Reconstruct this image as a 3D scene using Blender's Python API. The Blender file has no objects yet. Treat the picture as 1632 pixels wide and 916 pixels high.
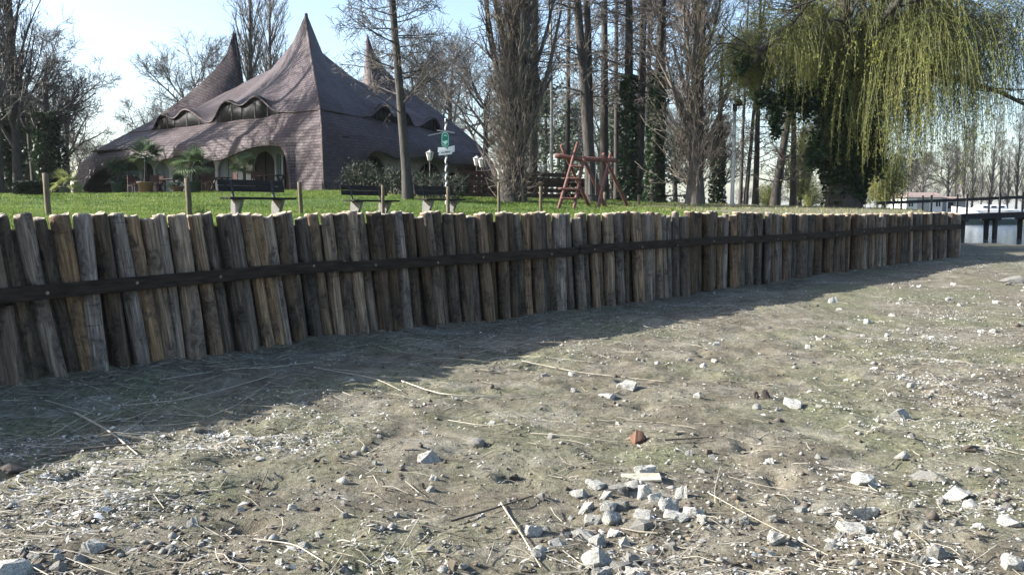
import bpy, math, random
import numpy as np
from mathutils import Vector, Matrix, Euler

# ------------------------------------------------------------------ camera, sky, sun, exposure
SC = bpy.context.scene
COL = SC.collection
F_PX, CX, CY, EYE = 1358.0, 816.0, 458.0, 1.5
PITCH = math.atan(118.0 / F_PX)
cam_d = bpy.data.cameras.new("camera")
cam_d.sensor_width = 36.0
cam_d.lens = 36.0 * F_PX / 1632.0
cam_d.clip_start = 0.05
cam_d.clip_end = 6000
cam = bpy.data.objects.new("camera", cam_d)
COL.objects.link(cam)
cam.location = (0, 0, EYE)
cam.rotation_euler = (math.pi / 2 - PITCH, 0, 0)
SC.camera = cam

SUN_AZ, SUN_EL = math.radians(-88), math.radians(26.5)     # azimuth measured from +Y towards +X
world = bpy.data.worlds.new("World")
SC.world = world
world.use_nodes = True
wn, wl = world.node_tree.nodes, world.node_tree.links
sky = wn.new("ShaderNodeTexSky")
sky.sky_type = 'NISHITA'
sky.sun_disc = False
sky.sun_elevation = SUN_EL
sky.sun_rotation = SUN_AZ
sky.air_density = 1.0
sky.dust_density = 1.8
sky.ozone_density = 1.6
wl.new(sky.outputs[0], wn["Background"].inputs[0])
wn["Background"].inputs[1].default_value = 0.095

sd = bpy.data.lights.new("sun", 'SUN')
sd.energy = 5.0
sd.angle = math.radians(0.5)
sd.color = (1.0, 0.945, 0.86)
sun = bpy.data.objects.new("sun", sd)
COL.objects.link(sun)
sdir = Vector((math.sin(SUN_AZ) * math.cos(SUN_EL), math.cos(SUN_AZ) * math.cos(SUN_EL), math.sin(SUN_EL)))
sun.rotation_euler = sdir.to_track_quat('Z', 'Y').to_euler()

SC.view_settings.view_transform = 'Standard'
SC.view_settings.look = 'None'
SC.view_settings.exposure = 1.8
SC.view_settings.gamma = 1.0
SC.view_settings.use_curve_mapping = False
SC.render.engine = 'CYCLES'
SC.cycles.max_bounces = 6
SC.cycles.transparent_max_bounces = 8
SC.cycles.use_denoising = True

# ------------------------------------------------------------------ helpers
RNG = np.random.default_rng(7)


def ray(px, py):
    a, b = (px - CX) / F_PX, (CY - py) / F_PX
    c, s = math.cos(PITCH), math.sin(PITCH)
    return np.array([a, c + b * s, -s + b * c])


def at(px, py, Y):
    d = ray(px, py)
    p = d * (Y / d[1])
    p[2] += EYE
    return p


def hash2(ix, iy, seed):
    h = (ix.astype(np.int64) * 374761393 + iy.astype(np.int64) * 668265263 + seed * 1442695041) & 0xFFFFFFFF
    h = ((h ^ (h >> 13)) * 1274126177) & 0xFFFFFFFF
    return ((h ^ (h >> 16)) & 0xFFFF) / 65535.0


def vnoise(x, y, seed=0):
    x, y = np.asarray(x, float), np.asarray(y, float)
    ix, iy = np.floor(x), np.floor(y)
    fx, fy = x - ix, y - iy
    fx, fy = fx * fx * (3 - 2 * fx), fy * fy * (3 - 2 * fy)
    ix, iy = ix.astype(np.int64), iy.astype(np.int64)
    a = hash2(ix, iy, seed) * (1 - fx) + hash2(ix + 1, iy, seed) * fx
    b = hash2(ix, iy + 1, seed) * (1 - fx) + hash2(ix + 1, iy + 1, seed) * fx
    return (a * (1 - fy) + b * fy) * 2 - 1


def fbm(x, y, seed=0, o=3):
    r, a = 0, 1.0
    for i in range(o):
        r = r + a * vnoise(np.asarray(x) * 2 ** i, np.asarray(y) * 2 ** i, seed + i * 17)
        a *= .5
    return r


def sstep(a, b, x):
    t = np.clip((x - a) / (b - a), 0, 1)
    return t * t * (3 - 2 * t)


def np_mesh(name, V, faces, smooth=False, uv=None):
    """faces: list of int arrays (n,3) or (n,4)."""
    me = bpy.data.meshes.new(name)
    V = np.ascontiguousarray(V, dtype=np.float32)
    faces = [np.asarray(f, dtype=np.int32) for f in faces if len(f)]
    loops = np.concatenate([f.ravel() for f in faces])
    tot = np.concatenate([np.full(len(f), f.shape[1], dtype=np.int32) for f in faces])
    start = np.concatenate([[0], np.cumsum(tot)[:-1]]).astype(np.int32)
    me.vertices.add(len(V))
    me.vertices.foreach_set("co", V.ravel())
    me.loops.add(len(loops))
    me.loops.foreach_set("vertex_index", loops)
    me.polygons.add(len(tot))
    me.polygons.foreach_set("loop_start", start)
    me.polygons.foreach_set("loop_total", tot)
    if smooth:
        me.polygons.foreach_set("use_smooth", np.ones(len(tot), dtype=bool))
    me.update(calc_edges=True)
    if uv is not None:
        l = me.uv_layers.new(name="uv")
        l.data.foreach_set("uv", np.asarray(uv, dtype=np.float32)[loops].ravel())
    me.validate()
    return me


def link(name, data, mat=None, parent=None, loc=None, rot=None, scale=None):
    o = bpy.data.objects.new(name, data)
    COL.objects.link(o)
    if mat is not None and data is not None and len(data.materials) == 0:
        data.materials.append(mat)
    if parent is not None:
        o.parent = parent
    if loc is not None:
        o.location = [float(q) for q in loc]
    if rot is not None:
        o.rotation_euler = rot
    if scale is not None:
        o.scale = (scale,) * 3 if isinstance(scale, (int, float)) else scale
    return o


def tag(o, label=None, cat=None, group=None, kind=None):
    if label: o["label"] = label
    if cat: o["category"] = cat
    if group: o["group"] = group
    if kind: o["kind"] = kind
    return o


def thing(name, label, cat, loc=(0, 0, 0), rz=0.0, group=None):
    o = link(name, None, loc=loc, rot=(0, 0, rz))
    o.empty_display_size = .2
    return tag(o, label, cat, group)


def copy_tree(o, parent=None):
    c = o.copy()
    COL.objects.link(c)
    c.parent = parent
    for ch in list(o.children):
        copy_tree(ch, c)
    return c


class MB:
    """Collects boxes, beams, cylinders and sheets into one mesh."""
    def __init__(s):
        s.v, s.f = [], []

    def add(s, vs, fs):
        b = len(s.v)
        s.v += [tuple(map(float, q)) for q in vs]
        s.f += [tuple(b + i for i in f) for f in fs]
        return s

    def hexa(s, lo, hi):   # two quads of 4 pts
        return s.add(list(lo) + list(hi), [(3, 2, 1, 0), (4, 5, 6, 7), (0, 1, 5, 4), (1, 2, 6, 5), (2, 3, 7, 6), (3, 0, 4, 7)])

    def box(s, c, d, rz=0.0):
        c, d = np.array(c, float), np.array(d, float) / 2
        co, si = math.cos(rz), math.sin(rz)
        q = []
        for z in (-1, 1):
            for x, y in ((-1, -1), (1, -1), (1, 1), (-1, 1)):
                lx, ly = x * d[0], y * d[1]
                q.append((c[0] + lx * co - ly * si, c[1] + lx * si + ly * co, c[2] + z * d[2]))
        return s.hexa(q[:4], q[4:])

    def beam(s, p, q, w, h, up=(0, 0, 1)):
        p, q = Vector(p), Vector(q)
        t = (q - p).normalized()
        u = t.cross(Vector(up))
        if u.length < 1e-4: u = Vector((1, 0, 0))
        u.normalize()
        v = u.cross(t)
        lo = [p + u * a * w / 2 + v * b * h / 2 for a, b in ((-1, -1), (1, -1), (1, 1), (-1, 1))]
        hi = [q + u * a * w / 2 + v * b * h / 2 for a, b in ((-1, -1), (1, -1), (1, 1), (-1, 1))]
        return s.hexa(lo, hi)

    def cyl(s, p, q, r0, r1=None, n=8, rings=1, wob=0.0, cap=True):
        r1 = r0 if r1 is None else r1
        p, q = Vector(p), Vector(q)
        t = (q - p).normalized()
        u = t.orthogonal().normalized()
        v = t.cross(u)
        vs, fs = [], []
        for k in range(rings + 1):
            a = k / rings
            r = r0 + (r1 - r0) * a
            c = p.lerp(q, a)
            if 0 < k < rings and wob: c = c + u * random.uniform(-wob, wob) + v * random.uniform(-wob, wob)
            for i in range(n):
                an = 2 * math.pi * i / n
                vs.append(c + (u * math.cos(an) + v * math.sin(an)) * r)
        for k in range(rings):
            for i in range(n):
                j = (i + 1) % n
                fs.append((k * n + i, k * n + j, (k + 1) * n + j, (k + 1) * n + i))
        if cap:
            fs.append(tuple(range(n))[::-1])
            fs.append(tuple(range(rings * n, rings * n + n)))
        return s.add(vs, fs)

    def lathe(s, prof, n=16, c=(0, 0, 0)):
        vs, fs = [], []
        for r, z in prof:
            for i in range(n):
                an = 2 * math.pi * i / n
                vs.append((c[0] + r * math.cos(an), c[1] + r * math.sin(an), c[2] + z))
        for k in range(len(prof) - 1):
            for i in range(n):
                j = (i + 1) % n
                fs.append((k * n + i, k * n + j, (k + 1) * n + j, (k + 1) * n + i))
        return s.add(vs, fs)

    def prism(s, pts, off):
        n = len(pts)
        off = np.array(off, float)
        a = [np.array(p, float) for p in pts]
        return s.add(a + [p + off for p in a], [tuple(range(n))[::-1], tuple(range(n, 2 * n))] + [(i, (i + 1) % n, n + (i + 1) % n, n + i) for i in range(n)])

    def mesh(s, name, smooth=False, bevel=0.0):
        me = bpy.data.meshes.new(name)
        me.from_pydata(s.v, [], s.f)
        if bevel > 0:
            import bmesh
            bm = bmesh.new(); bm.from_mesh(me)
            bmesh.ops.bevel(bm, geom=bm.edges[:], offset=bevel, segments=1, affect='EDGES')
            bm.to_mesh(me); bm.free()
        if smooth:
            for p in me.polygons: p.use_smooth = len(p.vertices) == 4
        me.update()
        return me

    def build(s, name, mat, parent=None, smooth=False, bevel=0.0, **k):
        return link(name, s.mesh(name, smooth, bevel), mat, parent, **k)


# ------------------------------------------------------------------ materials
def _col(c):
    return (c[0], c[1], c[2], 1.0)


class NT:
    def __init__(s, name):
        s.m = bpy.data.materials.new(name)
        s.m.use_nodes = True
        s.n, s.l = s.m.node_tree.nodes, s.m.node_tree.links
        s.p = s.n["Principled BSDF"]

    def node(s, t, **kw):
        n = s.n.new(t)
        for k, v in kw.items(): setattr(n, k, v)
        return n

    def lk(s, a, b): s.l.new(a, b)

    def coord(s, kind="Object", scale=(1, 1, 1), rot=(0, 0, 0)):
        tc = s.node("ShaderNodeTexCoord")
        mp = s.node("ShaderNodeMapping")
        mp.inputs["Scale"].default_value = scale
        mp.inputs["Rotation"].default_value = rot
        s.lk(tc.outputs[kind], mp.inputs["Vector"])
        return mp.outputs[0]

    def noise(s, vec, scale, detail=4, rough=.55, dist=0.0):
        n = s.node("ShaderNodeTexNoise")
        n.inputs["Scale"].default_value = scale
        n.inputs["Detail"].default_value = detail
        n.inputs["Roughness"].default_value = rough
        n.inputs["Distortion"].default_value = dist
        s.lk(vec, n.inputs["Vector"])
        return n.outputs[0]

    def ramp(s, fac, stops):
        r = s.node("ShaderNodeValToRGB")
        e = r.color_ramp.elements
        while len(e) < len(stops): e.new(.5)
        for q, (p, c) in zip(e, stops):
            q.position = p
            q.color = _col(c)
        s.lk(fac, r.inputs[0])
        return r.outputs[0]

    def mix(s, a, b, fac, mode='MIX'):
        m = s.node("ShaderNodeMix", data_type='RGBA', blend_type=mode)
        for sock, v in ((m.inputs[0], fac), (m.inputs[6], a), (m.inputs[7], b)):
            if isinstance(v, (int, float)): sock.default_value = v
            elif isinstance(v, tuple): sock.default_value = _col(v)
            else: s.lk(v, sock)
        return m.outputs[2]

    def math(s, op, a, b=0.0, clamp=False):
        m = s.node("ShaderNodeMath", operation=op, use_clamp=clamp)
        for sock, v in ((m.inputs[0], a), (m.inputs[1], b)):
            if isinstance(v, (int, float)): sock.default_value = v
            else: s.lk(v, sock)
        return m.outputs[0]

    def rnd(s):
        return s.node("ShaderNodeObjectInfo").outputs["Random"]

    def bump(s, h, strength=.4, dist=.02):
        b = s.node("ShaderNodeBump")
        b.inputs["Strength"].default_value = strength
        b.inputs["Distance"].default_value = dist
        s.lk(h, b.inputs["Height"])
        s.lk(b.outputs[0], s.p.inputs["Normal"])

    def done(s, col, rough=.8, spec=.3):
        if isinstance(col, tuple): s.p.inputs["Base Color"].default_value = _col(col)
        else: s.lk(col, s.p.inputs["Base Color"])
        s.p.inputs["Roughness"].default_value = rough
        s.p.inputs["Specular IOR Level"].default_value = spec
        return s.m


def m_noise(name, c1, c2, scale=6, rough=.8, bump=.3, bdist=.01, var=.0, spec=.3, stretch=(1, 1, 1), coord="Object"):
    t = NT(name)
    v = t.coord(coord, stretch)
    n = t.noise(v, scale, 5, .6)
    col = t.ramp(n, [(.3, c1), (.7, c2)])
    if var:
        k = t.math('ADD', t.math('MULTIPLY', t.rnd(), 2 * var), 1 - var)
        hs = t.node("ShaderNodeHueSaturation")
        t.lk(k, hs.inputs["Value"]); t.lk(col, hs.inputs["Color"])
        col = hs.outputs[0]
    if bump: t.bump(t.noise(v, scale * 3, 4, .6), bump, bdist)
    return t.done(col, rough, spec)


def m_leaf(name, c1, c2, trans=.45, scale=1.5, rough=.6):
    """thin leaf: diffuse plus light that comes through"""
    t = NT(name)
    v = t.coord("Object")
    col = t.ramp(t.noise(v, scale, 3, .7), [(.35, c1), (.65, c2)])
    t.done(col, rough, .2)
    tr = t.node("ShaderNodeBsdfTranslucent")
    t.lk(col, tr.inputs[0])
    mx = t.node("ShaderNodeMixShader")
    mx.inputs[0].default_value = trans
    t.lk(t.p.outputs[0], mx.inputs[1]); t.lk(tr.outputs[0], mx.inputs[2])
    t.lk(mx.outputs[0], t.n["Material Output"].inputs[0])
    return t.m


def mat_log():
    t = NT("weathered_log")
    r = t.rnd()
    off = t.node("ShaderNodeCombineXYZ")
    t.lk(t.math('MULTIPLY', r, 37.0), off.inputs[0]); t.lk(t.math('MULTIPLY', r, 91.0), off.inputs[2])
    tc = t.node("ShaderNodeTexCoord")
    ad = t.node("ShaderNodeVectorMath", operation='ADD')
    t.lk(tc.outputs["Object"], ad.inputs[0]); t.lk(off.outputs[0], ad.inputs[1])
    def mp(sc):
        m = t.node("ShaderNodeMapping"); m.inputs["Scale"].default_value = sc
        t.lk(ad.outputs[0], m.inputs[0]); return m.outputs[0]
    grain = t.noise(mp((22, 22, 1.3)), 1.6, 6, .65, .4)
    patch = t.noise(mp((4, 4, 1.6)), 1.3, 4, .6, .8)
    knots = t.noise(mp((7, 7, 9)), 1.2, 3, .6, 1.5)
    rings = t.noise(mp((2, 2, 26)), 1.0, 3, .6, .6)
    col = t.ramp(grain, [(.3, (.048, .033, .022)), (.5, (.172, .122, .082)), (.72, (.35, .265, .185))])
    bark = t.ramp(knots, [(.35, (.05, .038, .03)), (.7, (.16, .12, .09))])
    col = t.mix(col, bark, t.ramp(patch, [(.47, (0, 0, 0)), (.57, (1, 1, 1))]))
    col = t.mix(col, (.035, .026, .02), t.ramp(rings, [(.63, (0, 0, 0)), (.72, (.7, .7, .7))]))
    # every log weathered differently: brown, grey, pale
    hs = t.node("ShaderNodeHueSaturation")
    r2 = t.math('FRACT', t.math('MULTIPLY', r, 7.31))
    r3 = t.math('FRACT', t.math('MULTIPLY', r, 23.7))
    t.lk(t.math('ADD', t.math('MULTIPLY', t.math('POWER', r2, 1.4), 1.05), .44), hs.inputs["Value"])
    t.lk(t.math('ADD', t.math('MULTIPLY', r3, .75), .5), hs.inputs["Saturation"])
    t.lk(col, hs.inputs["Color"])
    col = hs.outputs[0]
    # damp foot
    sp = t.node("ShaderNodeSeparateXYZ"); t.lk(tc.outputs["Object"], sp.inputs[0])
    z = t.math('ADD', sp.outputs[2], t.math('MULTIPLY', patch, .5))
    col = t.mix(col, (.055, .047, .04), t.math('MULTIPLY', t.math('LESS_THAN', z, -1.25), .45))
    # sawn end
    nz = t.node("ShaderNodeSeparateXYZ"); t.lk(tc.outputs["Normal"], nz.inputs[0])
    top = t.math('GREATER_THAN', nz.outputs[2], .6)
    col = t.mix(col, t.ramp(t.noise(mp((30, 30, 30)), 1, 3), [(.3, (.22, .18, .13)), (.7, (.46, .40, .31))]), top)
    h = t.math('ADD', t.math('MULTIPLY', grain, 1.0), t.math('MULTIPLY', knots, .7))
    t.bump(h, .85, .022)
    return t.done(col, .85, .2)


def mat_shingle():
    t = NT("wood_shingle")
    tc = t.node("ShaderNodeTexCoord")
    def brick(c1, c2, mc):
        b = t.node("ShaderNodeTexBrick")
        b.offset = .5
        b.inputs["Scale"].default_value = 1.0
        b.inputs["Brick Width"].default_value = .26
        b.inputs["Row Height"].default_value = .15
        b.inputs["Mortar Size"].default_value = .006
        b.inputs["Mortar Smooth"].default_value = .3
        b.inputs["Bias"].default_value = .0
        b.inputs["Color1"].default_value = _col(c1); b.inputs["Color2"].default_value = _col(c2); b.inputs["Mortar"].default_value = _col(mc)
        t.lk(wv.outputs[0], b.inputs["Vector"])
        return b
    nz = t.node("ShaderNodeTexNoise"); nz.inputs["Scale"].default_value = .9; nz.inputs["Detail"].default_value = 3
    t.lk(tc.outputs["UV"], nz.inputs["Vector"])
    sc = t.node("ShaderNodeVectorMath", operation='SCALE'); sc.inputs["Scale"].default_value = .12
    t.lk(nz.outputs["Color"], sc.inputs[0])
    wv = t.node("ShaderNodeVectorMath", operation='ADD')
    t.lk(tc.outputs["UV"], wv.inputs[0]); t.lk(sc.outputs[0], wv.inputs[1])
    b = brick((.040, .027, .030), (.074, .052, .058), (.023, .016, .018))
    v = t.coord("Object")
    big = t.noise(v, .7, 5, .65)
    col = t.mix(b.outputs[0], (.135, .112, .118), t.ramp(big, [(.45, (0, 0, 0)), (.75, (.55, .55, .55))]))
    col = t.mix(col, (.045, .042, .036), t.ramp(t.noise(v, 2.2, 4, .7), [(.5, (0, 0, 0)), (.8, (.6, .6, .6))]))
    # shadow joint under every course
    # overlapping courses: each row rises towards its lower edge
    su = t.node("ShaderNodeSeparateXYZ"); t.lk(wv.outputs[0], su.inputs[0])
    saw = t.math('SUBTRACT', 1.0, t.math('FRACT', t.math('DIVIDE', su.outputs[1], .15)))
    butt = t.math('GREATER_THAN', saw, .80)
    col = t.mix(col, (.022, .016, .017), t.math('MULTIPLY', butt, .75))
    h = t.math('ADD', t.math('MULTIPLY', saw, 1.0), t.math('MULTIPLY', t.math('SUBTRACT', 1.0, b.outputs["Fac"]), .5))
    h = t.math('ADD', h, t.math('MULTIPLY', t.noise(v, 9, 3), .6))
    t.bump(h, 1.0, .06)
    return t.done(col, .7, .3)


def mat_bed():
    t = NT("dried_lake_bed")
    v = t.coord("Object")
    a = t.noise(v, .55, 5, .6, .4)
    b = t.noise(v, 3.4, 6, .65, .3)
    c = t.noise(v, 24, 5, .7)
    col = t.ramp(b, [(.28, (.066, .058, .043)), (.5, (.130, .117, .088)), (.75, (.208, .192, .155))])
    alg = t.ramp(a, [(.46, (0, 0, 0)), (.62, (.75, .75, .75))])
    green = t.ramp(c, [(.3, (.082, .090, .050)), (.7, (.158, .165, .100))])
    col = t.mix(col, green, alg)
    pale = t.ramp(t.noise(v, 1.3, 5, .7), [(.52, (0, 0, 0)), (.68, (.75, .75, .75))])
    col = t.mix(col, (.235, .222, .185), pale)
    col = t.mix(col, t.ramp(c, [(.3, (.35, .35, .35)), (.55, (1, 1, 1)), (.72, (1.5, 1.5, 1.5))]), .75, 'MULTIPLY')
    h = t.math('ADD', t.math('MULTIPLY', c, .6), t.math('MULTIPLY', t.noise(v, 75, 4, .7), .35))
    t.bump(h, .8, .03)
    return t.done(col, .9, .15)


def mat_lawn():
    t = NT("lawn_soil")
    v = t.coord("Object")
    a = t.noise(v, .5, 4, .6)
    c = t.noise(v, 9, 4, .7)
    g = t.ramp(c, [(.3, (.030, .055, .014)), (.7, (.070, .115, .028))])
    d = t.ramp(c, [(.3, (.10, .096, .068)), (.7, (.19, .18, .135))])
    tc = t.node("ShaderNodeTexCoord")
    sp = t.node("ShaderNodeSeparateXYZ"); t.lk(tc.outputs["Object"], sp.inputs[0])
    u = t.math('ADD', t.math('MULTIPLY', sp.outputs[0], .09), t.math('MULTIPLY', a, 1.3))
    u = t.math('SUBTRACT', u, t.math('MULTIPLY', t.math('MAXIMUM', t.math('SUBTRACT', sp.outputs[1], 42.0), 0.0), .06))
    dry = t.ramp(u, [(.88, (0, 0, 0)), (1.0, (.85, .85, .85))])
    col = t.mix(g, d, dry)
    t.bump(c, .5, .05)
    return t.done(col, .9, .1)


M = {}
M['log'] = mat_log()
M['shingle'] = mat_shingle()
M['bed'] = mat_bed()
M['lawn'] = mat_lawn()
M['rail'] = m_noise("dark_stained_board", (.014, .011, .009), (.050, .037, .029), 4, .85, .6, .012, spec=.1, stretch=(1, 1, 7))
M['steel'] = m_noise("bolt_steel", (.12, .11, .11), (.25, .24, .23), 20, .4, 0)
M['steel'].node_tree.nodes["Principled BSDF"].inputs["Metallic"].default_value = .8
M['stone'] = m_noise("pale_limestone", (.21, .205, .18), (.64, .64, .60), 7, .9, .9, .02, .25)
M['stone_grey'] = m_noise("grey_stone", (.10, .098, .088), (.26, .255, .235), 14, .9, .7, .012, .2)
M['brick'] = m_noise("red_brick_lump", (.13, .070, .050), (.22, .125, .090), 18, .9, .6, .012)
M['straw'] = m_noise("dry_reed", (.20, .18, .135), (.42, .39, .32), 9, .7, .2, .004, .3)
M['stick'] = m_noise("dark_stick", (.05, .042, .034), (.12, .10, .082), 12, .85, .4, .004, .2)
M['litter'] = m_leaf("bleached_leaf_litter", (.24, .235, .22), (.64, .64, .61), .15, 2.2)
M['litter_dark'] = m_leaf("brown_leaf_litter", (.07, .055, .04), (.22, .19, .14), .15, 3)
M['bark'] = m_noise("grey_brown_bark", (.022, .020, .019), (.062, .057, .052), 5, .9, .6, .03, .15, stretch=(2, 2, .5))
M['bark_pale'] = m_noise("pale_poplar_bark", (.05, .045, .04), (.13, .118, .105), 5, .9, .6, .03, stretch=(2, 2, .5))
M['twig'] = m_noise("bare_twig", (.050, .046, .043), (.108, .099, .092), 2, .85, 0, var=.15)
M['twig_pale'] = m_noise("pale_twig", (.098, .084, .070), (.21, .18, .15), 2, .85, 0)
M['twig_dark'] = m_noise("dark_twig", (.05, .045, .04), (.10, .09, .08), 2, .85, 0)
M['ivy'] = m_leaf("ivy_leaf", (.009, .022, .012), (.032, .062, .027), .25, 2.5, .45)
M['shrub'] = m_leaf("dark_shrub_leaf", (.009, .017, .012), (.026, .042, .022), .3, 2.5)
M['conifer'] = m_leaf("evergreen_leaf", (.036, .058, .044), (.11, .135, .095), .3, 1.5)
M['willow'] = m_leaf("young_willow_leaf", (.075, .108, .026), (.30, .32, .085), .55, .38)
M['willow_twig'] = m_noise("willow_withe", (.09, .095, .045), (.17, .17, .075), 2, .8, 0)
M['grass'] = m_leaf("grass_blade", (.045, .092, .016), (.150, .205, .046), .45, .8)
M['grass_dry'] = m_leaf("dry_grass", (.16, .15, .07), (.30, .27, .14), .4, .8)
M['palm'] = m_leaf("palm_leaf", (.05, .085, .045), (.13, .17, .09), .35, 3)
M['palm_dark'] = m_leaf("dark_palm_leaf", (.02, .04, .025), (.05, .085, .05), .3, 3)
M['palm_yellow'] = m_leaf("yellowish_palm_leaf", (.12, .15, .05), (.24, .26, .10), .35, 3)
M['terracotta'] = m_noise("terracotta", (.30, .17, .11), (.40, .24, .16), 8, .8, .2)
M['greypot'] = m_noise("grey_stone_pot", (.16, .16, .15), (.28, .27, .25), 8, .85, .3)
M['greenpot'] = m_noise("green_grey_pot", (.03, .055, .05), (.06, .09, .085), 8, .6, .2)
M['plaster'] = m_noise("white_plaster", (.44, .44, .45), (.58, .58, .58), 1.2, .9, .2)
M['bluewall'] = m_noise("grey_blue_boarding", (.17, .20, .24), (.25, .28, .32), 1.5, .8, .2, stretch=(6, 6, .3))
M['dark'] = m_noise("dark_porch_timber", (.012, .011, .012), (.03, .027, .027), 4, .8, .2)
M['reddark'] = m_noise("dark_red_timber", (.05, .02, .018), (.10, .045, .038), 5, .7, .2)
tg = NT("dark_window_glass"); M['glass'] = tg.done((.008, .009, .011), .6, .10)
M['bench'] = m_noise("dark_bench_board", (.012, .011, .011), (.034, .031, .030), 5, .85, .3, .005, spec=.08, stretch=(1, 1, 6))
M['concrete'] = m_noise("rough_concrete", (.09, .088, .085), (.17, .166, .162), 16, .9, .5, .008)
M['post'] = m_noise("old_fence_post", (.055, .043, .028), (.13, .105, .07), 9, .85, .5, .006, .2, stretch=(3, 3, .4))
M['swing'] = m_noise("red_stained_log", (.070, .028, .024), (.15, .068, .055), 5, .65, .4, .008, stretch=(3, 3, 1))
M['chain'] = m_noise("galvanised_chain", (.25, .25, .26), (.38, .38, .38), 30, .5, 0)
M['fence'] = m_noise("dark_brown_fence_board", (.028, .017, .014), (.065, .038, .030), 5, .75, .3, .006, .2)
M['white'] = m_noise("white_paint", (.62, .63, .63), (.80, .80, .80), 4, .6, .1)
M['lampglass'] = m_noise("milky_lamp_glass", (.62, .60, .55), (.78, .76, .70), 4, .4, 0)
M['iron'] = m_noise("black_iron", (.015, .015, .016), (.035, .035, .035), 10, .55, .1)
M['signgreen'] = m_noise("green_enamel", (.010, .16, .105), (.018, .22, .15), 3, .35, 0)
M['signpale'] = m_noise("pale_green_enamel", (.45, .72, .62), (.60, .82, .74), 3, .35, 0)
M['ink'] = m_noise("grey_lettering", (.12, .12, .13), (.2, .2, .2), 3, .6, 0)
M['bridge'] = m_noise("dark_bridge_timber", (.014, .014, .016), (.035, .034, .036), 5, .8, .3, .006)
M['boat'] = m_noise("white_boat_hull", (.70, .71, .72), (.80, .80, .80), 2, .35, 0)
M['rooftile'] = m_noise("pink_grey_roof", (.17, .125, .115), (.25, .19, .17), 4, .85, .3)
M['greywall'] = m_noise("grey_wall", (.20, .20, .21), (.30, .30, .31), 2, .9, .1)


def mat_water():
    t = NT("lake_water")
    v = t.coord("Object", (1, 1, 1))
    t.bump(t.noise(v, 2.2, 3, .6), .35, .05)
    m = t.done((.03, .05, .075), .12, .5)
    return m


M['water'] = mat_water()

# ------------------------------------------------------------------ terrain
PATH = np.array([(-6.4, 3.9), (-4.2, 7.0), (-2.37, 9.6), (-.137, 11.6), (3.53, 14.8), (10.6, 20.5)])
_px = np.concatenate([[-160], PATH[:, 0], [22.5, 60, 200]])
_py = np.concatenate([[3.9 - 153.6 * 1.4], PATH[:, 1], [50, 125, 405]])


def Yp(X):
    return np.interp(X, _px, _py)


def bed_base(X, Y):
    base = .05 + .39 * np.exp(-((X - 10.6) ** 2 + (Y - 20.5) ** 2) / (2 * 5.5 ** 2))
    u = .6 * (X - 25) + .8 * (Y - 42)
    S = sstep(-8, 16, u)
    return base * (1 - S) - .22 * S


def bed_z(X, Y):
    X, Y = np.asarray(X, float), np.asarray(Y, float)
    near = np.exp(-np.maximum(Y - 8, 0) / 14)
    n = .030 * fbm(X * .8, Y * .8, 3, 2) + near * (.020 * fbm(X * 3.1, Y * 3.1, 11, 3) + .010 * fbm(X * 11, Y * 11, 23, 2))
    pits = np.clip(vnoise(X * 4.1 + 9, Y * 4.1, 41) - .62, 0, 1) * .16 * near
    clods = np.clip(vnoise(X * 9 + 5, Y * 9, 47) - .5, 0, 1) * .05 * near
    foot = .025 * np.exp(-np.maximum(Yp(X) - Y, 0) / .25)
    return bed_base(X, Y) + n - pits + clods + foot


def on_bed(px, py):
    d = ray(px, py)
    z = .06
    for _ in range(8):
        tt = (EYE - z) / -d[2]
        z = float(bed_z(d[0] * tt, d[1] * tt))
    return np.array([d[0] * tt, d[1] * tt, z])


_lp = [(-6.4, 3.9, 1.36), (-4.2, 7, 1.37), (-2.37, 9.6, 1.37), (-.137, 11.6, 1.37), (3.53, 14.8, 1.38), (10.6, 20.5, 1.40),
       (7, 17.6, 1.39), (-5.7, 19.3, 1.38), (-4.2, 24, 1.42), (-2.35, 26.7, 1.46), (-8.7, 40, 2.58), (-26, 52, 2.32), (-.9, 56, 2.5),
       (-20.8, 36, 2.24), (-9.3, 17, 1.43), (-5.3, 21.2, 1.45), (2.8, 30, 1.70), (0, 34, 1.95), (7.7, 36, 1.85), (13.1, 34, 1.74),
       (16, 32, 1.60), (22, 50, 1.46), (15.7, 48, 1.80), (0, 120, 2.1), (60, 135, 1.7), (-60, 120, 2.4), (-70, 30, 2.0), (-40, 5, 1.5),
       (-6.8, 31, 1.98), (-15, 33, 1.88), (4, 24, 1.55), (-100, -60, 1.5), (120, 300, 1.7), (-30, 300, 2.2), (-160, 300, 2.4), (-160, 60, 2.2), (-12, 10, 1.38), (-25, 14, 1.42)]
_L = np.array(_lp)


def _tps(r2):
    return np.where(r2 > 0, .5 * r2 * np.log(r2 + 1e-12), 0)


_K = _tps(((_L[:, None, :2] - _L[None, :, :2]) ** 2).sum(-1)) + np.eye(len(_L)) * .5
_Pm = np.c_[np.ones(len(_L)), _L[:, :2]]
_A = np.block([[_K, _Pm], [_Pm.T, np.zeros((3, 3))]])
_W = np.linalg.solve(_A, np.r_[_L[:, 2], 0, 0, 0])


def lawn_z(X, Y):
    X, Y = np.asarray(X, float), np.asarray(Y, float)
    sh = X.shape
    x, y = X.ravel(), Y.ravel()
    r2 = (x[:, None] - _L[None, :, 0]) ** 2 + (y[:, None] - _L[None, :, 1]) ** 2
    z = _tps(r2) @ _W[:len(_L)] + _W[-3] + _W[-2] * x + _W[-1] * y
    z = np.clip(z, 1.3, 3.0) + .02 * fbm(x * .7, y * .7, 5, 2)
    return z.reshape(sh)


def lz(X, Y):
    return float(lawn_z(np.array([X]), np.array([Y]))[0])


def on_lawn(px, Y, dz=0.0):
    X = (px - CX) / F_PX * Y * 1.0
    return np.array([X, Y, lz(X, Y) + dz])


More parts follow.
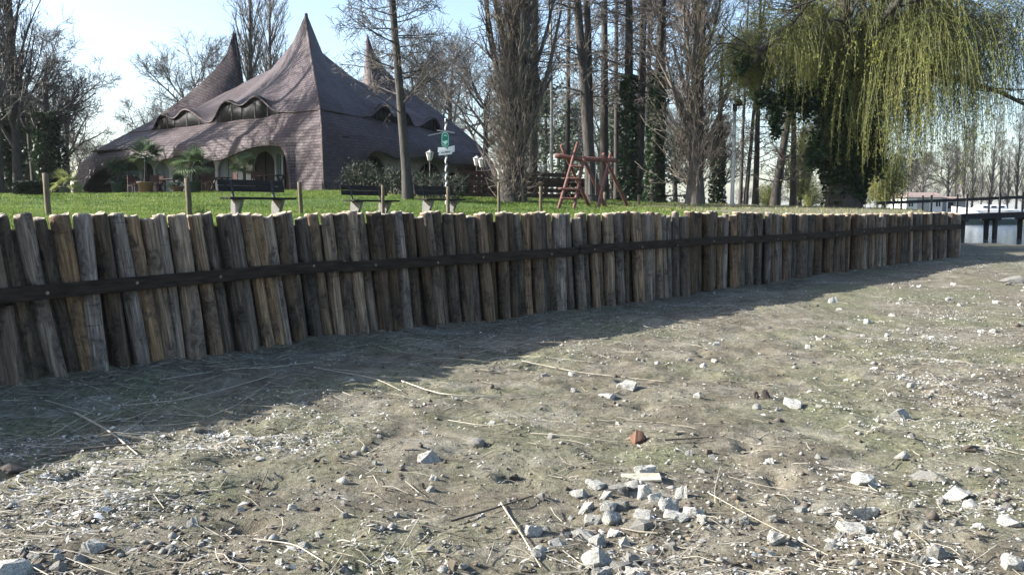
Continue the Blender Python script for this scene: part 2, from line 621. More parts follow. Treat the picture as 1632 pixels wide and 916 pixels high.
def grid_faces(nr, nc):
    i = np.arange((nr - 1) * (nc - 1))
    r, c = i // (nc - 1), i % (nc - 1)
    a = r * nc + c
    return np.stack([a, a + 1, a + nc + 1, a + nc], 1)


def axis(lo, a, b, hi, step, grow):
    mid = list(np.arange(a, b, step))
    up, x, s = [], b, step
    while x < hi:
        up.append(x); s *= grow; x += s
    up.append(hi)
    dn, x, s = [], a, step
    while x > lo:
        s *= grow; x -= s
        dn.append(max(x, lo))
    return np.array(dn[::-1] + mid + up)


# lake bed
gx = axis(-14, -4.2, 5.0, 75, .045, 1.07)
gy = axis(-8, 3.3, 8.5, 72, .04, 1.05)
GX, GY = np.meshgrid(gx, gy)
GZ = bed_z(GX, GY)
bed = link("lake_bed", np_mesh("lake_bed", np.stack([GX, GY, GZ], -1).reshape(-1, 3), [grid_faces(len(gy), len(gx))], True), M['bed'])
tag(bed, kind="structure")

# land behind the palisade
lx = axis(-160, -16, 26, 200, .35, 1.12)
ld = np.array([0] + list(axis(.1, .1, 16, 400, .35, 1.09)))
LX, LD = np.meshgrid(lx, ld)
LY = Yp(LX) + .04 + LD
LZ = lawn_z(LX, LY)
land = link("lawn", np_mesh("lawn", np.stack([LX, LY, LZ], -1).reshape(-1, 3), [grid_faces(len(ld), len(lx))], True), M['lawn'])
tag(land, kind="structure")

bx_ = lx[(lx > -14) & (lx < 60)]
BP = np.stack([np.stack([bx_, Yp(bx_) + .05, bx_ * 0 - .6], -1), np.stack([bx_, Yp(bx_) + .05, lawn_z(bx_, Yp(bx_) + .05) + .004], -1), np.stack([bx_, Yp(bx_) + .45, lawn_z(bx_, Yp(bx_) + .45) + .006], -1)])
bank = link("earth_bank", np_mesh("earth_bank", BP.reshape(-1, 3), [grid_faces(3, len(bx_))], True), m_noise("bank_soil", (.030, .024, .018), (.085, .07, .052), 12, .95, .6, .03))
tag(bank, kind="structure")

# water and the land beyond it
wx, wy = np.meshgrid(np.linspace(12, 420, 60), np.linspace(24, 400, 60))
water = link("water", np_mesh("water", np.stack([wx, wy, wx * 0 - .03], -1).reshape(-1, 3), [grid_faces(60, 60)]), M['water'])
tag(water, kind="structure")
fx = np.linspace(-900, 1600, 90)
fd = np.array([0, 4, 12, 30, 80, 200, 500, 1500, 3500])
FX, FD = np.meshgrid(fx, fd)
FY = np.where(FX < 20, 240, 128) + 6 * fbm(FX * .02, FX * 0, 9, 2) + FD
FZ = np.where(FD < 1, -.8, np.where(FD < 5, .9, 1.6)) + 0 * FX
far = link("far_shore", np_mesh("far_shore", np.stack([FX, FY, FZ], -1).reshape(-1, 3), [grid_faces(len(fd), len(fx))], True), m_noise("far_meadow", (.030, .038, .018), (.065, .075, .035), .3, .95, 0))
tag(far, kind="structure")

# ------------------------------------------------------------------ palisade
def log_mesh(rng, r, length):
    n, k = 14, 15
    zs = -np.linspace(0, 1, k) ** 1.0 * length
    an = np.arange(n) / n * 2 * math.pi
    ph = rng.uniform(0, 100, 2)
    bend = rng.normal(0, .018, 2)
    oval = rng.uniform(-.03, .03)
    lob = rng.uniform(0, 6.28)
    V = []
    for i, z in enumerate(zs):
        u = i / (k - 1)
        rr = r * (1 + .05 * u + .05 * vnoise(np.cos(an) * 1.3 + ph[0], np.sin(an) * 1.3 + z * 2.6 + ph[1], 5)
                  + .05 * vnoise(np.cos(an) * 3 + ph[1], np.sin(an) * 3 + z * 7 + ph[0], 8) + oval * np.cos(2 * an + lob))
        cx = bend[0] * math.sin(u * 3.1) + .012 * float(vnoise(u * 3 + ph[0], .5, 3))
        cy = bend[1] * math.sin(u * 3.1)
        zz = np.full(n, z)
        if i == 0:
            zz = zz + .018 * vnoise(np.cos(an) * 1.5 + ph[0], np.sin(an) * 1.5 + ph[1], 31)
            rr = rr * .93
        if i == 1: zz = np.full(n, -.035) + .01 * np.cos(an + lob)
        V.append(np.stack([cx + rr * np.cos(an), cy + rr * np.sin(an), zz], 1))
    V = np.concatenate(V)
    F = []
    a = np.arange(n)
    b = (a + 1) % n
    for i in range(k - 1):
        F.append(np.stack([i * n + a, (i + 1) * n + a, (i + 1) * n + b, i * n + b], 1))
    V = np.concatenate([V, [[V[:n, 0].mean(), V[:n, 1].mean(), V[:n, 2].mean() - .004]]])
    cap = np.stack([np.full(n, len(V) - 1), a, b], 1)
    me = np_mesh("log", V, [np.concatenate(F), cap], True)
    sm = np.ones(len(me.polygons), dtype=bool); sm[-n:] = False
    me.polygons.foreach_set("use_smooth", sm)
    me.materials.append(M['log'])
    return me


rng = np.random.default_rng(21)
logs = [log_mesh(rng, rng.uniform(.088, .112), 1.95) for _ in range(36)]
seg = np.linalg.norm(np.diff(PATH, axis=0), axis=1)
cum = np.r_[0, np.cumsum(seg)]


def on_path(s):
    return np.array([np.interp(s, cum, PATH[:, 0]), np.interp(s, cum, PATH[:, 1])])


pal = thing("palisade", "long retaining palisade of upright weathered logs along the dry lake bed", "palisade", (0, 0, 0))
s = .1
while s < cum[-1]:
    w = rng.uniform(.128, .192)
    s += w / 2
    p, q = on_path(s - .05), on_path(s + .05)
    t = (q - p) / np.linalg.norm(q - p)
    nrm = np.array([t[1], -t[0]])
    c = on_path(s) + nrm * (rng.choice([-.045, 0, .02]) + rng.normal(0, .012))
    u = (s / cum[-1])
    lean = math.radians(8.5 * (1 - sstep(.08, .75, u)) + .8 + rng.normal(0, 1.7))
    ax = Vector((nrm[0], nrm[1], 0))
    # top towards the left end: rotate about the wall normal so that the foot moves right
    R_ = Matrix.Rotation(lean, 3, ax) @ Matrix.Rotation(rng.uniform(0, 6.28), 3, 'Z')
    top = 1.495 + .012 * math.sin(s * .9) + (.025 if .5 < u < .62 else 0) + rng.normal(0, .012) - (rng.uniform(.02, .07) if rng.random() < .12 else 0)
    o = link("log", logs[rng.integers(len(logs))], parent=pal, loc=(c[0] - t[0] * .0, c[1], top), rot=R_.to_euler())
    k = w / .2 * rng.uniform(.88, 1.03)
    o.scale = (k, k, 1)
    s += w / 2
# the corner: a short run of logs turning back from the shore
for i in range(9):
    c = PATH[-1] + np.array([.12, .12]) + np.array([.37, .93]) * .2 * i
    o = link("log", logs[rng.integers(len(logs))], parent=pal, loc=(c[0], c[1], 1.49 + rng.normal(0, .01)), rot=(rng.normal(0, .02), rng.normal(0, .02), rng.uniform(0, 6)))

# rail boards bolted on the front
s0, joints = .0, [0, 3.62, 7.4, 11.3, 15.2, 19.0, 22.6, cum[-1] + .05]


def rail_z(s):
    return np.interp(s, [0, cum[1], cum[-1]], [.745, .815, 1.185])


for i in range(len(joints) - 1):
    a, b = joints[i] + .004, joints[i + 1] - .004
    ss = [a] + [c for c in cum if a + .1 < c < b - .1] + [b]
    if i == 0: ss = [a, cum[1], b]
    pts = []
    mb = MB()
    off = .135 + (.02 if i % 2 else 0)
    for e in ss:
        e2 = min(max(e, .06), cum[-1] - .06)
        p, q = on_path(e2 - .05), on_path(e2 + .05)
        t = (q - p) / np.linalg.norm(q - p)
        nrm = np.array([t[1], -t[0]])
        pts.append((on_path(e) + nrm * off, nrm, float(rail_z(e)) + .026 * (i % 2)))
    n = len(pts)
    vs, fs = [], []
    for (c, nrm, z) in pts:
        for dn, dz in ((0, -.062), (.042, -.062), (.042, .062), (0, .062)):
            vs.append((c[0] + nrm[0] * dn, c[1] + nrm[1] * dn, z + dz))
    for k in range(n - 1):
        for j in range(4):
            fs.append((k * 4 + j, k * 4 + (j + 1) % 4, k * 4 + 4 + (j + 1) % 4, k * 4 + 4 + j))
    fs += [(0, 3, 2, 1), (n * 4 - 4, n * 4 - 3, n * 4 - 2, n * 4 - 1)]
    rb = mb.add(vs, fs).build("rail_board", M['rail'], pal, bevel=.004)
    for e in np.arange(a + .3, b - .1, .98) + rng.uniform(-.18, .18, len(np.arange(a + .3, b - .1, .98))):
        p, q = on_path(e - .05), on_path(e + .05)
        t = (q - p) / np.linalg.norm(q - p)
        nrm = np.array([t[1], -t[0], 0])
        c = np.array([*on_path(e), float(rail_z(e)) + .026 * (i % 2) + rng.normal(0, .014)]) + nrm * (off + .042)
        MB().cyl(c - nrm * .01, c + nrm * .004, .015, n=10).cyl(c, c + nrm * .012, .008, n=6).build("bolt", M['steel'], rb)

# ------------------------------------------------------------------ house
HF, HL, HR, HK = np.array([-8.75, 40.]), np.array([-26.2, 52.]), np.array([-.9, 56.]), np.array([-18., 69.])
WK = np.array([0, .055, .15, .3, .45, .6, .75, .87, .95, 1])
# left facade: columns at s with (top plan x, y) and z at the knots WK
A_S = np.array([0, .2, .5, .85, .93, 1])
A_T = np.array([(-10.85, 46), (-11.9, 47.4), (-13.7, 49.6), (-16.6, 53), (-16.75, 53.1), (-17.05, 53.3)])
A_Z = np.array([[2.3, 5.35, 6.3, 7.35, 8.2, 9.0, 9.85, 10.65, 11.3, 11.95],
                [2.3, 5.30, 6.1, 6.95, 7.65, 8.4, 9.2, 9.9, 10.4, 10.75],
                [2.2, 5.20, 5.85, 6.5, 7.15, 7.8, 8.5, 9.1, 9.45, 9.7],
                [2.1, 4.95, 5.6, 6.3, 6.9, 7.5, 8.2, 8.75, 9.05, 9.3],
                [2.1, 4.8, 5.55, 6.25, 6.9, 7.7, 8.6, 9.4, 10.0, 10.6],
                [2.0, 4.4, 5.45, 6.25, 7.0, 8.0, 9.1, 10.2, 11.1, 12.55]])
B_S = np.array([0, .2, .5, .82, .92, 1])
B_T = np.array([(-10.85, 46), (-10.4, 47.6), (-9.3, 50.6), (-8.75, 54.2), (-9.0, 55.2), (-9.3, 56)])
B_Z = np.array([[2.3, 5.35, 6.3, 7.35, 8.2, 9.0, 9.85, 10.65, 11.3, 11.95],
                [2.3, 5.30, 6.1, 6.95, 7.65, 8.3, 8.95, 9.5, 9.9, 10.2],
                [2.3, 5.25, 5.95, 6.6, 7.2, 7.8, 8.35, 8.8, 9.1, 9.35],
                [2.3, 5.1, 5.8, 6.5, 7.2, 7.8, 8.35, 8.8, 9.05, 9.25],
                [2.3, 5.0, 5.8, 6.7, 7.55, 8.3, 9.1, 9.8, 10.4, 10.9],
                [2.3, 4.7, 5.85, 6.95, 7.95, 8.8, 9.7, 10.75, 11.7, 12.9]])


def lerpk(x, xs, ys):
    return np.stack([np.interp(x, xs, ys[:, i]) for i in range(ys.shape[1])], -1)


def surf(side, s, w):
    """point(s) of the roof skin; s along the facade, w from foot (0) to top (1)"""
    S_, T_, Z_ = (A_S, A_T, A_Z) if side == 'A' else (B_S, B_T, B_Z)
    E = HL if side == 'A' else HR
    s, w = np.broadcast_arrays(np.asarray(s, float), np.asarray(w, float))
    b = HF + (E - HF) * s[..., None]
    tp = lerpk(s, S_, T_)
    pw = w + .0
    p = b * (1 - pw[..., None]) + tp * pw[..., None]
    # bellying out of the foot near the far end
    bel = 1.15 * np.exp(-((w - .045) / .075) ** 2) * sstep(.82, 1, s)
    p = p + (E - HF) / np.linalg.norm(E - HF) * bel[..., None] * (1.0 if side == 'A' else .3)
    zc = lerpk(s, S_, Z_)
    iw = np.clip(np.searchsorted(WK, w, side='right') - 1, 0, len(WK) - 2)
    f = (w - WK[iw]) / (WK[iw + 1] - WK[iw])
    z0 = np.take_along_axis(zc, iw[..., None], -1)[..., 0]
    z1 = np.take_along_axis(zc, iw[..., None] + 1, -1)[..., 0]
    z = z0 + (z1 - z0) * f
    return np.concatenate([p, z[..., None]], -1)


def proj(P):
    c, s_ = math.cos(PITCH), math.sin(PITCH)
    x, y, z = P[..., 0], P[..., 1], P[..., 2] - EYE
    d = y * c - z * s_
    return CX + F_PX * x / d, CY - F_PX * (y * s_ + z * c) / d


def s_of_px(side, px, w):
    ss = np.linspace(0, 1, 801)
    x, _ = proj(surf(side, ss, np.full_like(ss, w)))
    o = np.argsort(x)
    return float(np.interp(px, x[o], ss[o]))


def w_of_z(side, s, z):
    ws = np.linspace(0, 1, 200)
    P = surf(side, np.full_like(ws, s), ws)
    return float(np.interp(z, P[:, 2], ws))


house = thing("shingled_house", "brown shingled house with three tall horn-shaped roof peaks behind the lawn", "house")
ob = link("x", None)
bpy.data.objects.remove(ob)


def sheet(name, P, uv, mat, parent, thick=.12):
    nr, nc = P.shape[:2]
    me = np_mesh(name, P.reshape(-1, 3), [grid_faces(nr, nc)], True, uv.reshape(-1, 2))
    o = link(name, me, mat, parent)
    md = o.modifiers.new("thickness", 'SOLIDIFY')
    md.thickness = thick
    md.offset = 0
    return o


def uv_of(P):
    du = np.linalg.norm(np.diff(P, axis=1), axis=2).mean(0)
    u = np.r_[0, np.cumsum(du)]
    dv = np.linalg.norm(np.diff(P, axis=0), axis=2)
    v = np.concatenate([np.zeros((1, P.shape[1])), np.cumsum(dv, 0)])
    # measure v downward from the eyebrow row so that courses stay level
    return np.stack([np.broadcast_to(u, v.shape), v * 0 + v.mean(1, keepdims=True)], -1)


def facade(side, zeb, eave_pts, brow_pts, nS=220):
    ss = np.linspace(0, 1, nS)
    we = np.array([w_of_z(side, s_, zeb) for s_ in ss])
    we = np.clip(we, .12, .5)
    # lower skirt from the wavy eave up to under the eyebrow line
    ex = np.array([s_of_px(side, p[0], .03) for p in eave_pts])
    ez = np.array([p[1] for p in eave_pts])
    o = np.argsort(ex)
    ew = np.interp(ss, ex[o], ez[o])
    ker = np.hanning(7); ker /= ker.sum()
    ew = np.convolve(np.pad(ew, 3, mode='edge'), ker, 'valid')
    wl0 = np.array([w_of_z(side, s_, z_) if z_ > 2.4 else 0.0 for s_, z_ in zip(ss, ew)])
    rows = 26
    tt = np.linspace(0, 1, rows)[:, None]
    W = wl0[None] * (1 - tt) + (we + .05)[None] * tt
    P = surf(side, np.broadcast_to(ss, W.shape), W)
    outw = (np.array([-(HL - HF)[1], (HL - HF)[0]]) if side == 'A' else np.array([(HR - HF)[1], -(HR - HF)[0]]))
    outw = outw / np.linalg.norm(outw)
    if side == 'A': outw = -outw if outw[1] > 0 else outw
    # lip of the eave rolls outwards a little
    lip = np.exp(-tt * 9) * (ew > 2.6)[None]
    P[..., 0] += outw[0] * .28 * lip; P[..., 1] += outw[1] * .28 * lip
    # gentle unevenness of the old skin
    und = .06 * fbm(P[..., 0] * .35 + P[..., 1] * .2, P[..., 2] * .5, 61, 3)
    P[..., 0] += outw[0] * und; P[..., 1] += outw[1] * und
    # level courses: v from the height
    uvv = uv_of(P)
    uvv[..., 1] = P[..., 2] * 1.04
    lower = sheet("roof_skirt", P, uvv, M['shingle'], house, .10)
    # upper sheet with eyebrows lifted off the skirt
    bx = np.array([s_of_px(side, p[0], .3) for p in brow_pts])
    bl = np.array([p[1] for p in brow_pts])
    o = np.argsort(bx)
    bxs, bls = bx[o], bl[o]
    # smooth wave through the points
    lift = np.zeros(nS)
    for i in range(len(bxs) - 1):
        m = (ss >= bxs[i]) & (ss <= bxs[i + 1])
        t_ = (ss[m] - bxs[i]) / max(bxs[i + 1] - bxs[i], 1e-6)
        t_ = t_ * t_ * (3 - 2 * t_)
        lift[m] = bls[i] * (1 - t_) + bls[i + 1] * t_
    rows = 40
    tt = np.linspace(0, 1, rows)[:, None] ** 1.25
    W = we[None] * (1 - tt) + tt
    P = surf(side, np.broadcast_to(ss, W.shape), W)
    fall = np.exp(-(W - we[None]) / .15)
    up = (lift[None] + .025) * fall
    P[..., 2] += up
    P[..., 0] += outw[0] * (up * .22 + .04 * fall); P[..., 1] += outw[1] * (up * .22 + .04 * fall)
    und = (.10 * fbm(P[..., 0] * .3 + P[..., 1] * .2, P[..., 2] * .45, 71, 3)) * np.sin(np.pi * np.clip(tt, 0, 1)) * np.sin(np.pi * ss)[None]
    P[..., 0] += outw[0] * und; P[..., 1] += outw[1] * und
    uvv = uv_of(P)
    uvv[..., 1] = uvv[..., 1] * .5 + (P[..., 2] - P[..., 2].min()) * .55
    upper = sheet("roof", P, uvv, M['shingle'], house, .07)
    # dark eyebrow windows: set back under the lifted edge
    mus = [(a_, b_) for a_, b_ in zip(range(len(bxs) - 1), range(1, len(bxs)))]
    peaks = [i for i in range(1, len(bxs) - 1) if bls[i] > bls[i - 1] and bls[i] > bls[i + 1]]
    for i in peaks:
        a_, b_ = bxs[i - 1], bxs[i + 1]
        cs = np.linspace(a_, b_, 22)
        wv = np.interp(cs, ss, we)
        Q0 = surf(side, cs, wv + .012)
        li = np.interp(cs, ss, lift)
        bot, top = Q0.copy(), Q0.copy()
        bot[:, 2] -= .25
        top[:, 2] += li * 1.0 + .06
        for q in (bot, top):
            q[:, 0] += outw[0] * (.10 * li); q[:, 1] += outw[1] * (.10 * li)
        G = np.stack([bot, top])
        wob = link("eyebrow_window", np_mesh("eyebrow_window", G.reshape(-1, 3), [grid_faces(2, 22)]), M['glass'], house)
        md = wob.modifiers.new("thickness", 'SOLIDIFY'); md.thickness = .05
        for f_ in (.33, .66):
            k = int(21 * f_)
            off = np.array([outw[0], outw[1], 0]) * .05
            MB().beam(bot[k] + off, top[k] + off, .07, .05, up=(outw[0], outw[1], 0)).build("mullion", M['dark'], wob)
    return ss, ew, outw


eaveA = [(523, 2.0), (470, 2.0), (469, 2.5), (468, 3.2), (466, 3.9), (462, 4.4), (454, 4.70), (440, 4.78), (425, 4.80), (405, 4.70), (385, 4.50), (368, 4.28), (355, 4.18), (340, 4.25), (325, 4.45), (305, 4.58), (290, 4.56), (275, 4.44), (262, 4.33),
         (250, 4.40), (235, 4.58), (215, 4.60), (195, 4.45), (175, 4.20), (160, 3.9), (150, 3.5), (143, 3.0), (139, 2.4), (136, 2.0), (100, 2.0)]
browA = [(474, 0), (450, .10), (419, 1.0), (396, .66), (374, .98), (340, .03), (303, .88), (281, .50), (262, .78), (238, 0)]
ssA, ewA, outA = facade('A', 6.35, eaveA, browA)
eaveB = [(520, 2.0), (571, 2.0), (573, 2.6), (573, 3.6), (577, 4.3), (588, 4.6), (600, 4.65), (612, 4.5), (622, 4.35), (640, 4.4), (665, 4.6), (685, 4.65), (700, 4.55), (715, 4.35), (735, 4.45), (752, 4.5), (765, 4.3), (775, 3.6), (779, 2.8), (782, 2.0), (800, 2.0)]
browB = [(566, 0), (578, .1), (600, .85), (618, .35), (636, .7), (655, .05), (683, .75), (702, 0)]
ssB, ewB, outB = facade('B', 6.35, eaveB, browB)

# hidden sides: the sagging middle between the peaks and the two rear slopes
nn = 40
sA = np.linspace(0, 1, nn)
ta, tb = surf('A', sA, np.ones(nn)), surf('B', sA, np.ones(nn))
tt = np.linspace(0, 1, 41)[:, None, None]
mid = ta[None] * (1 - tt) + tb[None] * tt
dist = np.linalg.norm(ta - tb, axis=1)[None, :, None]
e = np.exp(-tt * dist / .22) + np.exp(-(1 - tt) * dist / .42)
low = np.minimum(np.interp(sA, [0, .1, .5, 1], [11.9, 10.9, 8.6, 7.2]), np.minimum(ta[:, 2], tb[:, 2]))[None, :, None]
mid[..., 2:] = low + (mid[..., 2:] - low) * np.clip(e, 0, 1)
sheet("roof_valley", mid, uv_of(mid), M['shingle'], house, .1)


def rear(cornerA, colA, cornerB, topB, name):
    w = np.linspace(0, 1, 24)
    c0 = surf(colA, np.ones(24), w)
    c1 = np.stack([np.interp(w, [0, 1], [cornerB[0], topB[0]]), np.interp(w, [0, 1], [cornerB[1], topB[1]]), np.interp(w, [0, .06, .5, 1], [2.0, 4.8, 6.4, topB[2]])], -1)
    u = np.linspace(0, 1, 20)[None, :, None]
    P = c0[:, None] * (1 - u) + c1[:, None] * u
    ue = 1 - np.exp(-u * 14)
    zz = (c0[:, None] * (1 - ue) + c1[:, None] * ue)[..., 2]
    P[..., 2] = P[..., 2] * (1 - w[:, None] ** 2) + zz * w[:, None] ** 2
    uvv = uv_of(P)
    sheet(name, P, uvv, M['shingle'], house, .1)


MK = np.array([-13.1, 57.5, 7.2])
rear(HL, 'A', HK, MK, "roof")
rear(HR, 'B', HK, MK, "roof")
# front corner trim and finials
rid = surf('A', np.zeros(30), np.linspace(0, 1, 30))
mb = MB()
for i in range(29):
    mb.cyl(rid[i], rid[i + 1], .09, .09, 6, cap=False)
mb.build("ridge_cap", M['shingle'], house, True)
for side, px_ in (('A', 0.0), ('A', 1.0), ('B', 1.0)):
    t_ = surf(side, np.array([px_]), np.array([1.0]))[0]
    MB().cyl(t_ - [0, 0, .5], t_ + [0, 0, .06], .13, .02, 8).build("finial", M['shingle'], house, True)
# dark flashing down the back edge of the left horn
e0, e1 = surf('A', np.array([.86]), np.array([1.0]))[0], surf('A', np.array([1.0]), np.array([1.0]))[0]
MB().beam(e0 + [.08, .05, 0], e1 + [.05, .05, -.1], .16, .16).build("flashing", M['dark'], house)


# porch walls, set back behind the wavy eave
def porch(side, E, inset, s0_, s1_, arches, outw):
    d = (E - HF) / np.linalg.norm(E - HF)
    Ln = np.linalg.norm(E - HF)
    a, b = HF + d * Ln * s0_ - outw * inset, HF + d * Ln * s1_ - outw * inset
    d3 = np.array([d[0], d[1], 0]); o3 = np.array([outw[0], outw[1], 0])
    L = Ln * (s1_ - s0_)
    wall = MB()
    z0 = min(lz(*a), lz(*b)) - .2
    A3 = np.array([a[0], a[1], z0])
    # plaster wall with real openings: piers between the arches and an arched head over each
    def pt(u, z): return A3 + d3 * u + np.array([0, 0, z - z0])
    zt = 5.2
    uu = np.linspace(0, L, 600)
    pxs = proj(A3[None] + d3[None] * uu[:, None] + np.array([0, 0, 3.5 - z0]))[0]
    o_ = np.argsort(pxs)
    conv = []
    for (p0, p1, hz, kind) in arches:
        a_, b_ = sorted(np.interp([p0, p1], pxs[o_], uu[o_]))
        conv.append((float(a_), float(b_), hz, kind))
    arches = conv
    cur = 0.0
    th = o3 * -.25
    for (u0, u1, hz, kind) in arches:
        wall.prism([pt(cur, z0), pt(u0, z0), pt(u0, zt), pt(cur, zt)], th)
        n = 14
        r = (u1 - u0) / 2
        arc = [(u0 + r - r * math.cos(math.pi * i / n), hz - min(r, .7) + min(r, .7) * math.sin(math.pi * i / n)) for i in range(n + 1)]
        for i in range(n):
            wall.prism([pt(*arc[i]), pt(*arc[i + 1]), pt(arc[i + 1][0], zt), pt(arc[i][0], zt)], th)
        cur = u1
    wall.prism([pt(cur, z0), pt(L, z0), pt(L, zt), pt(cur, zt)], th)
    wo = wall.build("porch_wall", M['plaster'], house)
    for (u0, u1, hz, kind) in arches:
        m_ = {'g': 'glass', 'd': 'dark', 'b': 'bluewall', 'r': 'reddark'}[kind]
        door = MB().prism([pt(u0 - .05, z0) - o3 * .18, pt(u1 + .05, z0) - o3 * .18, pt(u1 + .05, hz + .05) - o3 * .18, pt(u0 - .05, hz + .05) - o3 * .18], o3 * .05).build("door" if kind != 'g' else "window", M[m_], house)
        fr = MB()
        nb = max(2, int((u1 - u0) / .7))
        for k in range(nb + 1):
            u = u0 + .04 + (u1 - u0 - .08) * k / nb
            fr.beam(pt(u, z0) - o3 * .10, pt(u, hz) - o3 * .10, .06, .06, up=tuple(o3))
        fr.beam(pt(u0, z0 + 1.2) - o3 * .10, pt(u1, z0 + 1.2) - o3 * .10, .05, .08)
        fr.build("frame", M['dark'] if kind != 'b' else M['bluewall'], door)
    # slab floor and ceiling behind the eave
    MB().prism([pt(0, 5.15), pt(L, 5.15), pt(L, 5.15) + o3 * (inset - .2), pt(0, 5.15) + o3 * (inset - .2)], (0, 0, .08)).build("porch_ceiling", M['dark'], house)


porch('A', HL, 1.9, .06, .95, [(470, 451, 4.8, 'r'), (449, 440, 4.6, 'b'), (438, 404, 4.75, 'd'), (376, 347, 4.5, 'b'), (343, 302, 4.75, 'd'), (270, 247, 4.5, 'b'), (245, 226, 4.5, 'd'), (222, 174, 4.6, 'b'), (164, 140, 4.5, 'd')], outA)
porch('B', HR, 1.9, .10, .93, [(577, 614, 4.6, 'd'), (638, 655, 4.2, 'g'), (668, 702, 4.5, 'd'), (708, 735, 4.1, 'g'), (742, 775, 4.5, 'd')], outB)

# ------------------------------------------------------------------ bare trees
def norm(v):
    return v / np.maximum(np.linalg.norm(v, axis=-1, keepdims=True), 1e-9)


def grow(rng, P, R, n, t=(.2, 1), ang=(30, 60), ln=(1, 2), fall=.5, k=5, up=.05, wob=.15, rr=.55, rend=.3, rmin=.006, az=None):
    Mn, K = P.shape[:2]
    idx = np.repeat(np.arange(Mn), n)
    tt = rng.uniform(t[0], t[1], len(idx))
    f = np.clip(tt * (K - 1), 0, K - 1.001)
    i = f.astype(int)
    fr = (f - i)[:, None]
    base = P[idx, i] * (1 - fr) + P[idx, i + 1] * fr
    tan = norm(P[idx, i + 1] - P[idx, i])
    r0 = (R[idx, i] * (1 - fr[:, 0]) + R[idx, i + 1] * fr[:, 0]) * rr
    v = rng.normal(size=(len(idx), 3))
    v -= (v * tan).sum(1, keepdims=True) * tan
    v = norm(v)
    a = np.radians(rng.uniform(ang[0], ang[1], len(idx)))[:, None]
    d = tan * np.cos(a) + v * np.sin(a)
    L = rng.uniform(ln[0], ln[1], len(idx)) * (1 - fall * tt)
    out = np.empty((len(idx), k, 3))
    out[:, 0] = base
    for j in range(1, k):
        d = d + rng.normal(0, wob, d.shape)
        d[:, 2] += up
        d = norm(d)
        out[:, j] = out[:, j - 1] + d * (L / (k - 1))[:, None]
    rad = np.maximum(r0[:, None] * np.linspace(1, rend, k)[None], rmin)
    return out, rad


def tubes(P, R, sides=3, base=0):
    N, K = P.shape[:2]
    T = norm(np.gradient(P, axis=1))
    ref = np.where(np.abs(T[..., 2:3]) > .9, np.array([1., 0, 0]), np.array([0, 0, 1.]))
    U = norm(np.cross(T, ref)); W = np.cross(T, U)
    an = np.arange(sides) / sides * 2 * math.pi
    V = P[:, :, None] + R[:, :, None, None] * (U[:, :, None] * np.cos(an)[:, None] + W[:, :, None] * np.sin(an)[:, None])
    n_, k_, a_ = np.meshgrid(np.arange(N), np.arange(K - 1), np.arange(sides), indexing='ij')
    i0 = (n_ * K + k_) * sides
    b_ = (a_ + 1) % sides
    Fq = np.stack([i0 + a_, i0 + b_, i0 + sides + b_, i0 + sides + a_], -1).reshape(-1, 4) + base
    return V.reshape(-1, 3), Fq


def tube_mesh(name, levels, mat, smooth=True):
    Vs, Fs, b = [], [], 0
    for P, R, sd_ in levels:
        V, Fq = tubes(P, R, sd_, b)
        Vs.append(V); Fs.append(Fq); b += len(V)
    me = np_mesh(name, np.concatenate(Vs), [np.concatenate(Fs)], smooth)
    me.materials.append(mat)
    return me


def trunk_line(rng, h, r0, r1, k=12, lean=(0, 0), wob=.02, flare=1.35):
    z = np.linspace(0, h, k)
    u = z / h
    x = lean[0] * u + np.r_[0, np.cumsum(rng.normal(0, wob, k - 1))] * h / k * .6
    y = lean[1] * u + np.r_[0, np.cumsum(rng.normal(0, wob, k - 1))] * h / k * .6
    P = np.stack([x, y, z], -1)[None]
    R = (r0 + (r1 - r0) * u)
    R[0] *= flare
    P[0, 0, 2] = -.4
    return P, R[None]


def mesh_broad(seed, h, rmin=.012, dens=1.0):
    rng = np.random.default_rng(seed)
    P0, R0 = trunk_line(rng, h * .55, h * .020, h * .009, 10, (rng.normal(0, .4), 0), .06)
    P1, R1 = grow(rng, P0, R0, 13, (.35, 1), (22, 60), (h * .32, h * .55), .35, 8, .07, .13, .62, .3)
    P2, R2 = grow(rng, P1, R1, 8, (.2, 1), (25, 55), (h * .13, h * .24), .35, 6, .05, .16, .55, .35, rmin)
    P3, R3 = grow(rng, P2, R2, int(7 * dens), (.2, 1), (25, 55), (h * .05, h * .11), .3, 5, .04, .18, .5, .5, rmin)
    P4, R4 = grow(rng, P3, R3, int(5 * dens), (.15, 1), (25, 55), (h * .025, h * .06), .2, 4, .03, .2, .6, .7, rmin)
    return (tube_mesh("trunk", [(P0, R0, 9)], M['bark']), tube_mesh("crown", [(P1, R1, 6), (P2, R2, 4), (P3, R3, 3), (P4, R4, 3)], M['twig']))


def mesh_poplar(seed, h, rmin=.012, mat='twig', spread=1.0):
    rng = np.random.default_rng(seed)
    P0, R0 = trunk_line(rng, h, h * .013, h * .002, 14, (rng.normal(0, .3), 0), .03)
    P1, R1 = grow(rng, P0, R0, 60, (.10, .95), (14 * spread, 34 * spread), (h * .16, h * .34), .65, 7, .10, .06, .45, .3, rmin)
    P2, R2 = grow(rng, P1, R1, 7, (.15, 1), (14, 38), (h * .05, h * .12), .4, 5, .10, .10, .5, .4, rmin)
    P3, R3 = grow(rng, P2, R2, 5, (.15, 1), (15, 40), (h * .02, h * .05), .3, 4, .08, .14, .6, .6, rmin)
    return (tube_mesh("trunk", [(P0, R0, 8)], M['bark']), tube_mesh("crown", [(P1, R1, 5), (P2, R2, 3), (P3, R3, 3)], M[mat]))


